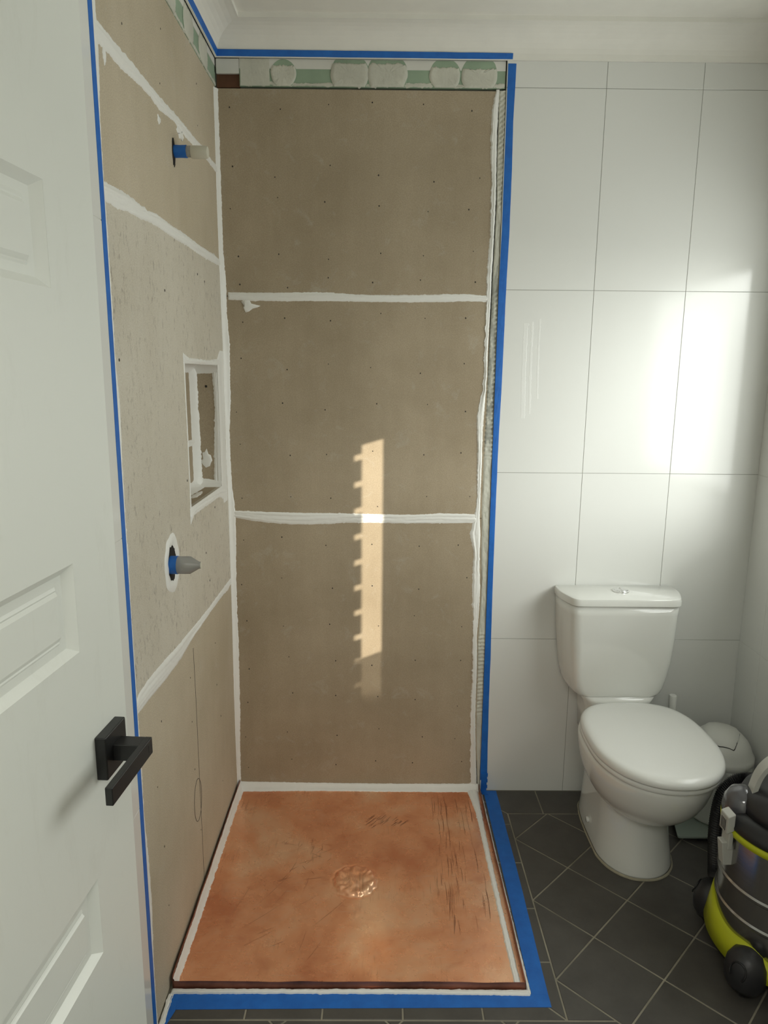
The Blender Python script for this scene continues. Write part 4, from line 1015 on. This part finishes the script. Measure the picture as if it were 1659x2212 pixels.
# latch facing the toilet
LA = vang(1.41, -.782)
def vl(a, r, z, off=0.0): return (VC[0] + r * math.cos(LA) - math.sin(LA) * a, VC[1] + r * math.sin(LA) + math.cos(LA) * a, z)
m_ = MB(); m_.box(-.019, .019, VR + .004, VR + .024, .392, .440, fn=lambda a, r, z: vl(a, r, z + (.008 if r < VR + .01 else 0)))
lt = m_.build('latch', ['latch'], vc, bevel=.003)
m_ = MB(); m_.box(-.017, .017, VR + .003, VR + .016, .346, .394, fn=lambda a, r, z: vl(a, r, z)); m_.box(-.013, .013, VR + .001, VR + .030, .300, .366, fn=lambda a, r, z: vl(a, r - (.010 if z < .33 else 0), z)); m_.build('latch_lever', ['latch'], lt, bevel=.003)
for k in range(4):
    m_ = MB(); m_.box(-.011 + k * .006, -.008 + k * .006, VR + .0235, VR + .0245, .398, .428, fn=vl); m_.build('latch_groove', ['darkgrey'], lt)
# smoky inlet bulge on the head, hose socket and hose
IA = vang(1.47, -.74)
m_ = MB(); R = []
ic = Vector((VC[0] + .125 * math.cos(IA), VC[1] + .125 * math.sin(IA), .430))
for z, r in ((-.03, .045), (.0, .050), (.025, .046), (.045, .034), (.055, .015), (.056, .002)):
    R.append([(ic.x + r * 1.0 * math.cos(g_), ic.y + r * 1.0 * math.sin(g_), ic.z + z) for g_ in [2 * math.pi * i / 36 for i in range(36)]])
m_.loft(R); m_.build('inlet_housing', ['smoke'], vc, smooth=True)
hose = spline([(1.560, -.655, .440), (1.545, -.615, .428), (1.515, -.602, .412), (1.489, -.600, .374), (1.480, -.600, .311), (1.480, -.600, .238), (1.486, -.602, .163), (1.493, -.602, .110), (1.53, -.575, .05), (1.60, -.555, .028)], 20)
m_ = MB(); m_.tube(hose, .0205, n=16, ribs=1)
m_.build('suction_hose', ['black'], vc)
# loose hose lying in front
hose = spline([(1.470, -.975, .075), (1.500, -1.005, .050), (1.545, -1.030, .030), (1.60, -1.04, .026), (1.67, -1.02, .026)], 26)
m_ = MB(); m_.tube(hose, .022, n=18, ribs=1); m_.build('floor_hose', ['black'], vc)
# carrying handle: bent strap over the head
m_ = MB(); R = []; ha = math.radians(-12); hx, hy = math.cos(ha), math.sin(ha)
pts2 = [(-.112, .446), (-.110, .490), (-.094, .545), (-.058, .584), (0, .598), (.058, .584), (.094, .545), (.110, .490), (.112, .446)]
arch = spline([(a, c, 0) for a, c in pts2], 8)
for i, P_ in enumerate(arch):
    d = (arch[min(i + 1, len(arch) - 1)] - arch[max(i - 1, 0)]).normalized(); nrm = Vector((-d.y, d.x, 0)); wd = .019; thk = .0045
    ring = []
    for b_, k in ((-wd, -thk), (wd, -thk), (wd, thk * 1.6), (wd - .004, thk * 1.6), (wd - .004, thk * .2), (-wd + .004, thk * .2), (-wd + .004, thk * 1.6), (-wd, thk * 1.6)):
        a_, z_ = P_.x + nrm.x * k * -1, P_.y + nrm.y * k * -1
        ring.append((VC[0] + hx * a_ - hy * b_, VC[1] + .0 + hy * a_ + hx * b_, z_))
    R.append(ring)
m_.loft(R); m_.build('carry_handle', ['latch'], vc, bevel=.001)
# blue tape scrap on the drum
m_ = MB(); TA = vang(1.50, -.93); tr3 = [(-.026, .362), (.030, .358), (.020, .338), (.002, .326), (-.016, .342)]
V = [(VC[0] + r_ * math.cos(TA + a / VR), VC[1] + r_ * math.sin(TA + a / VR), z) for r_ in (VR + .0002, VR + .0010) for a, z in [(x + (y - x) * k / 6, z0 + (z1 - z0) * k / 6) for (x, z0), (y, z1) in zip(tr3, tr3[1:] + tr3[:1]) for k in range(6)]]
n = len(V) // 2; m_.add(V, [tuple(range(n, 2 * n))] + [(i, (i + 1) % n, n + (i + 1) % n, n + i) for i in range(n)])
m_.build('tape_scrap', ['tape'], vc)
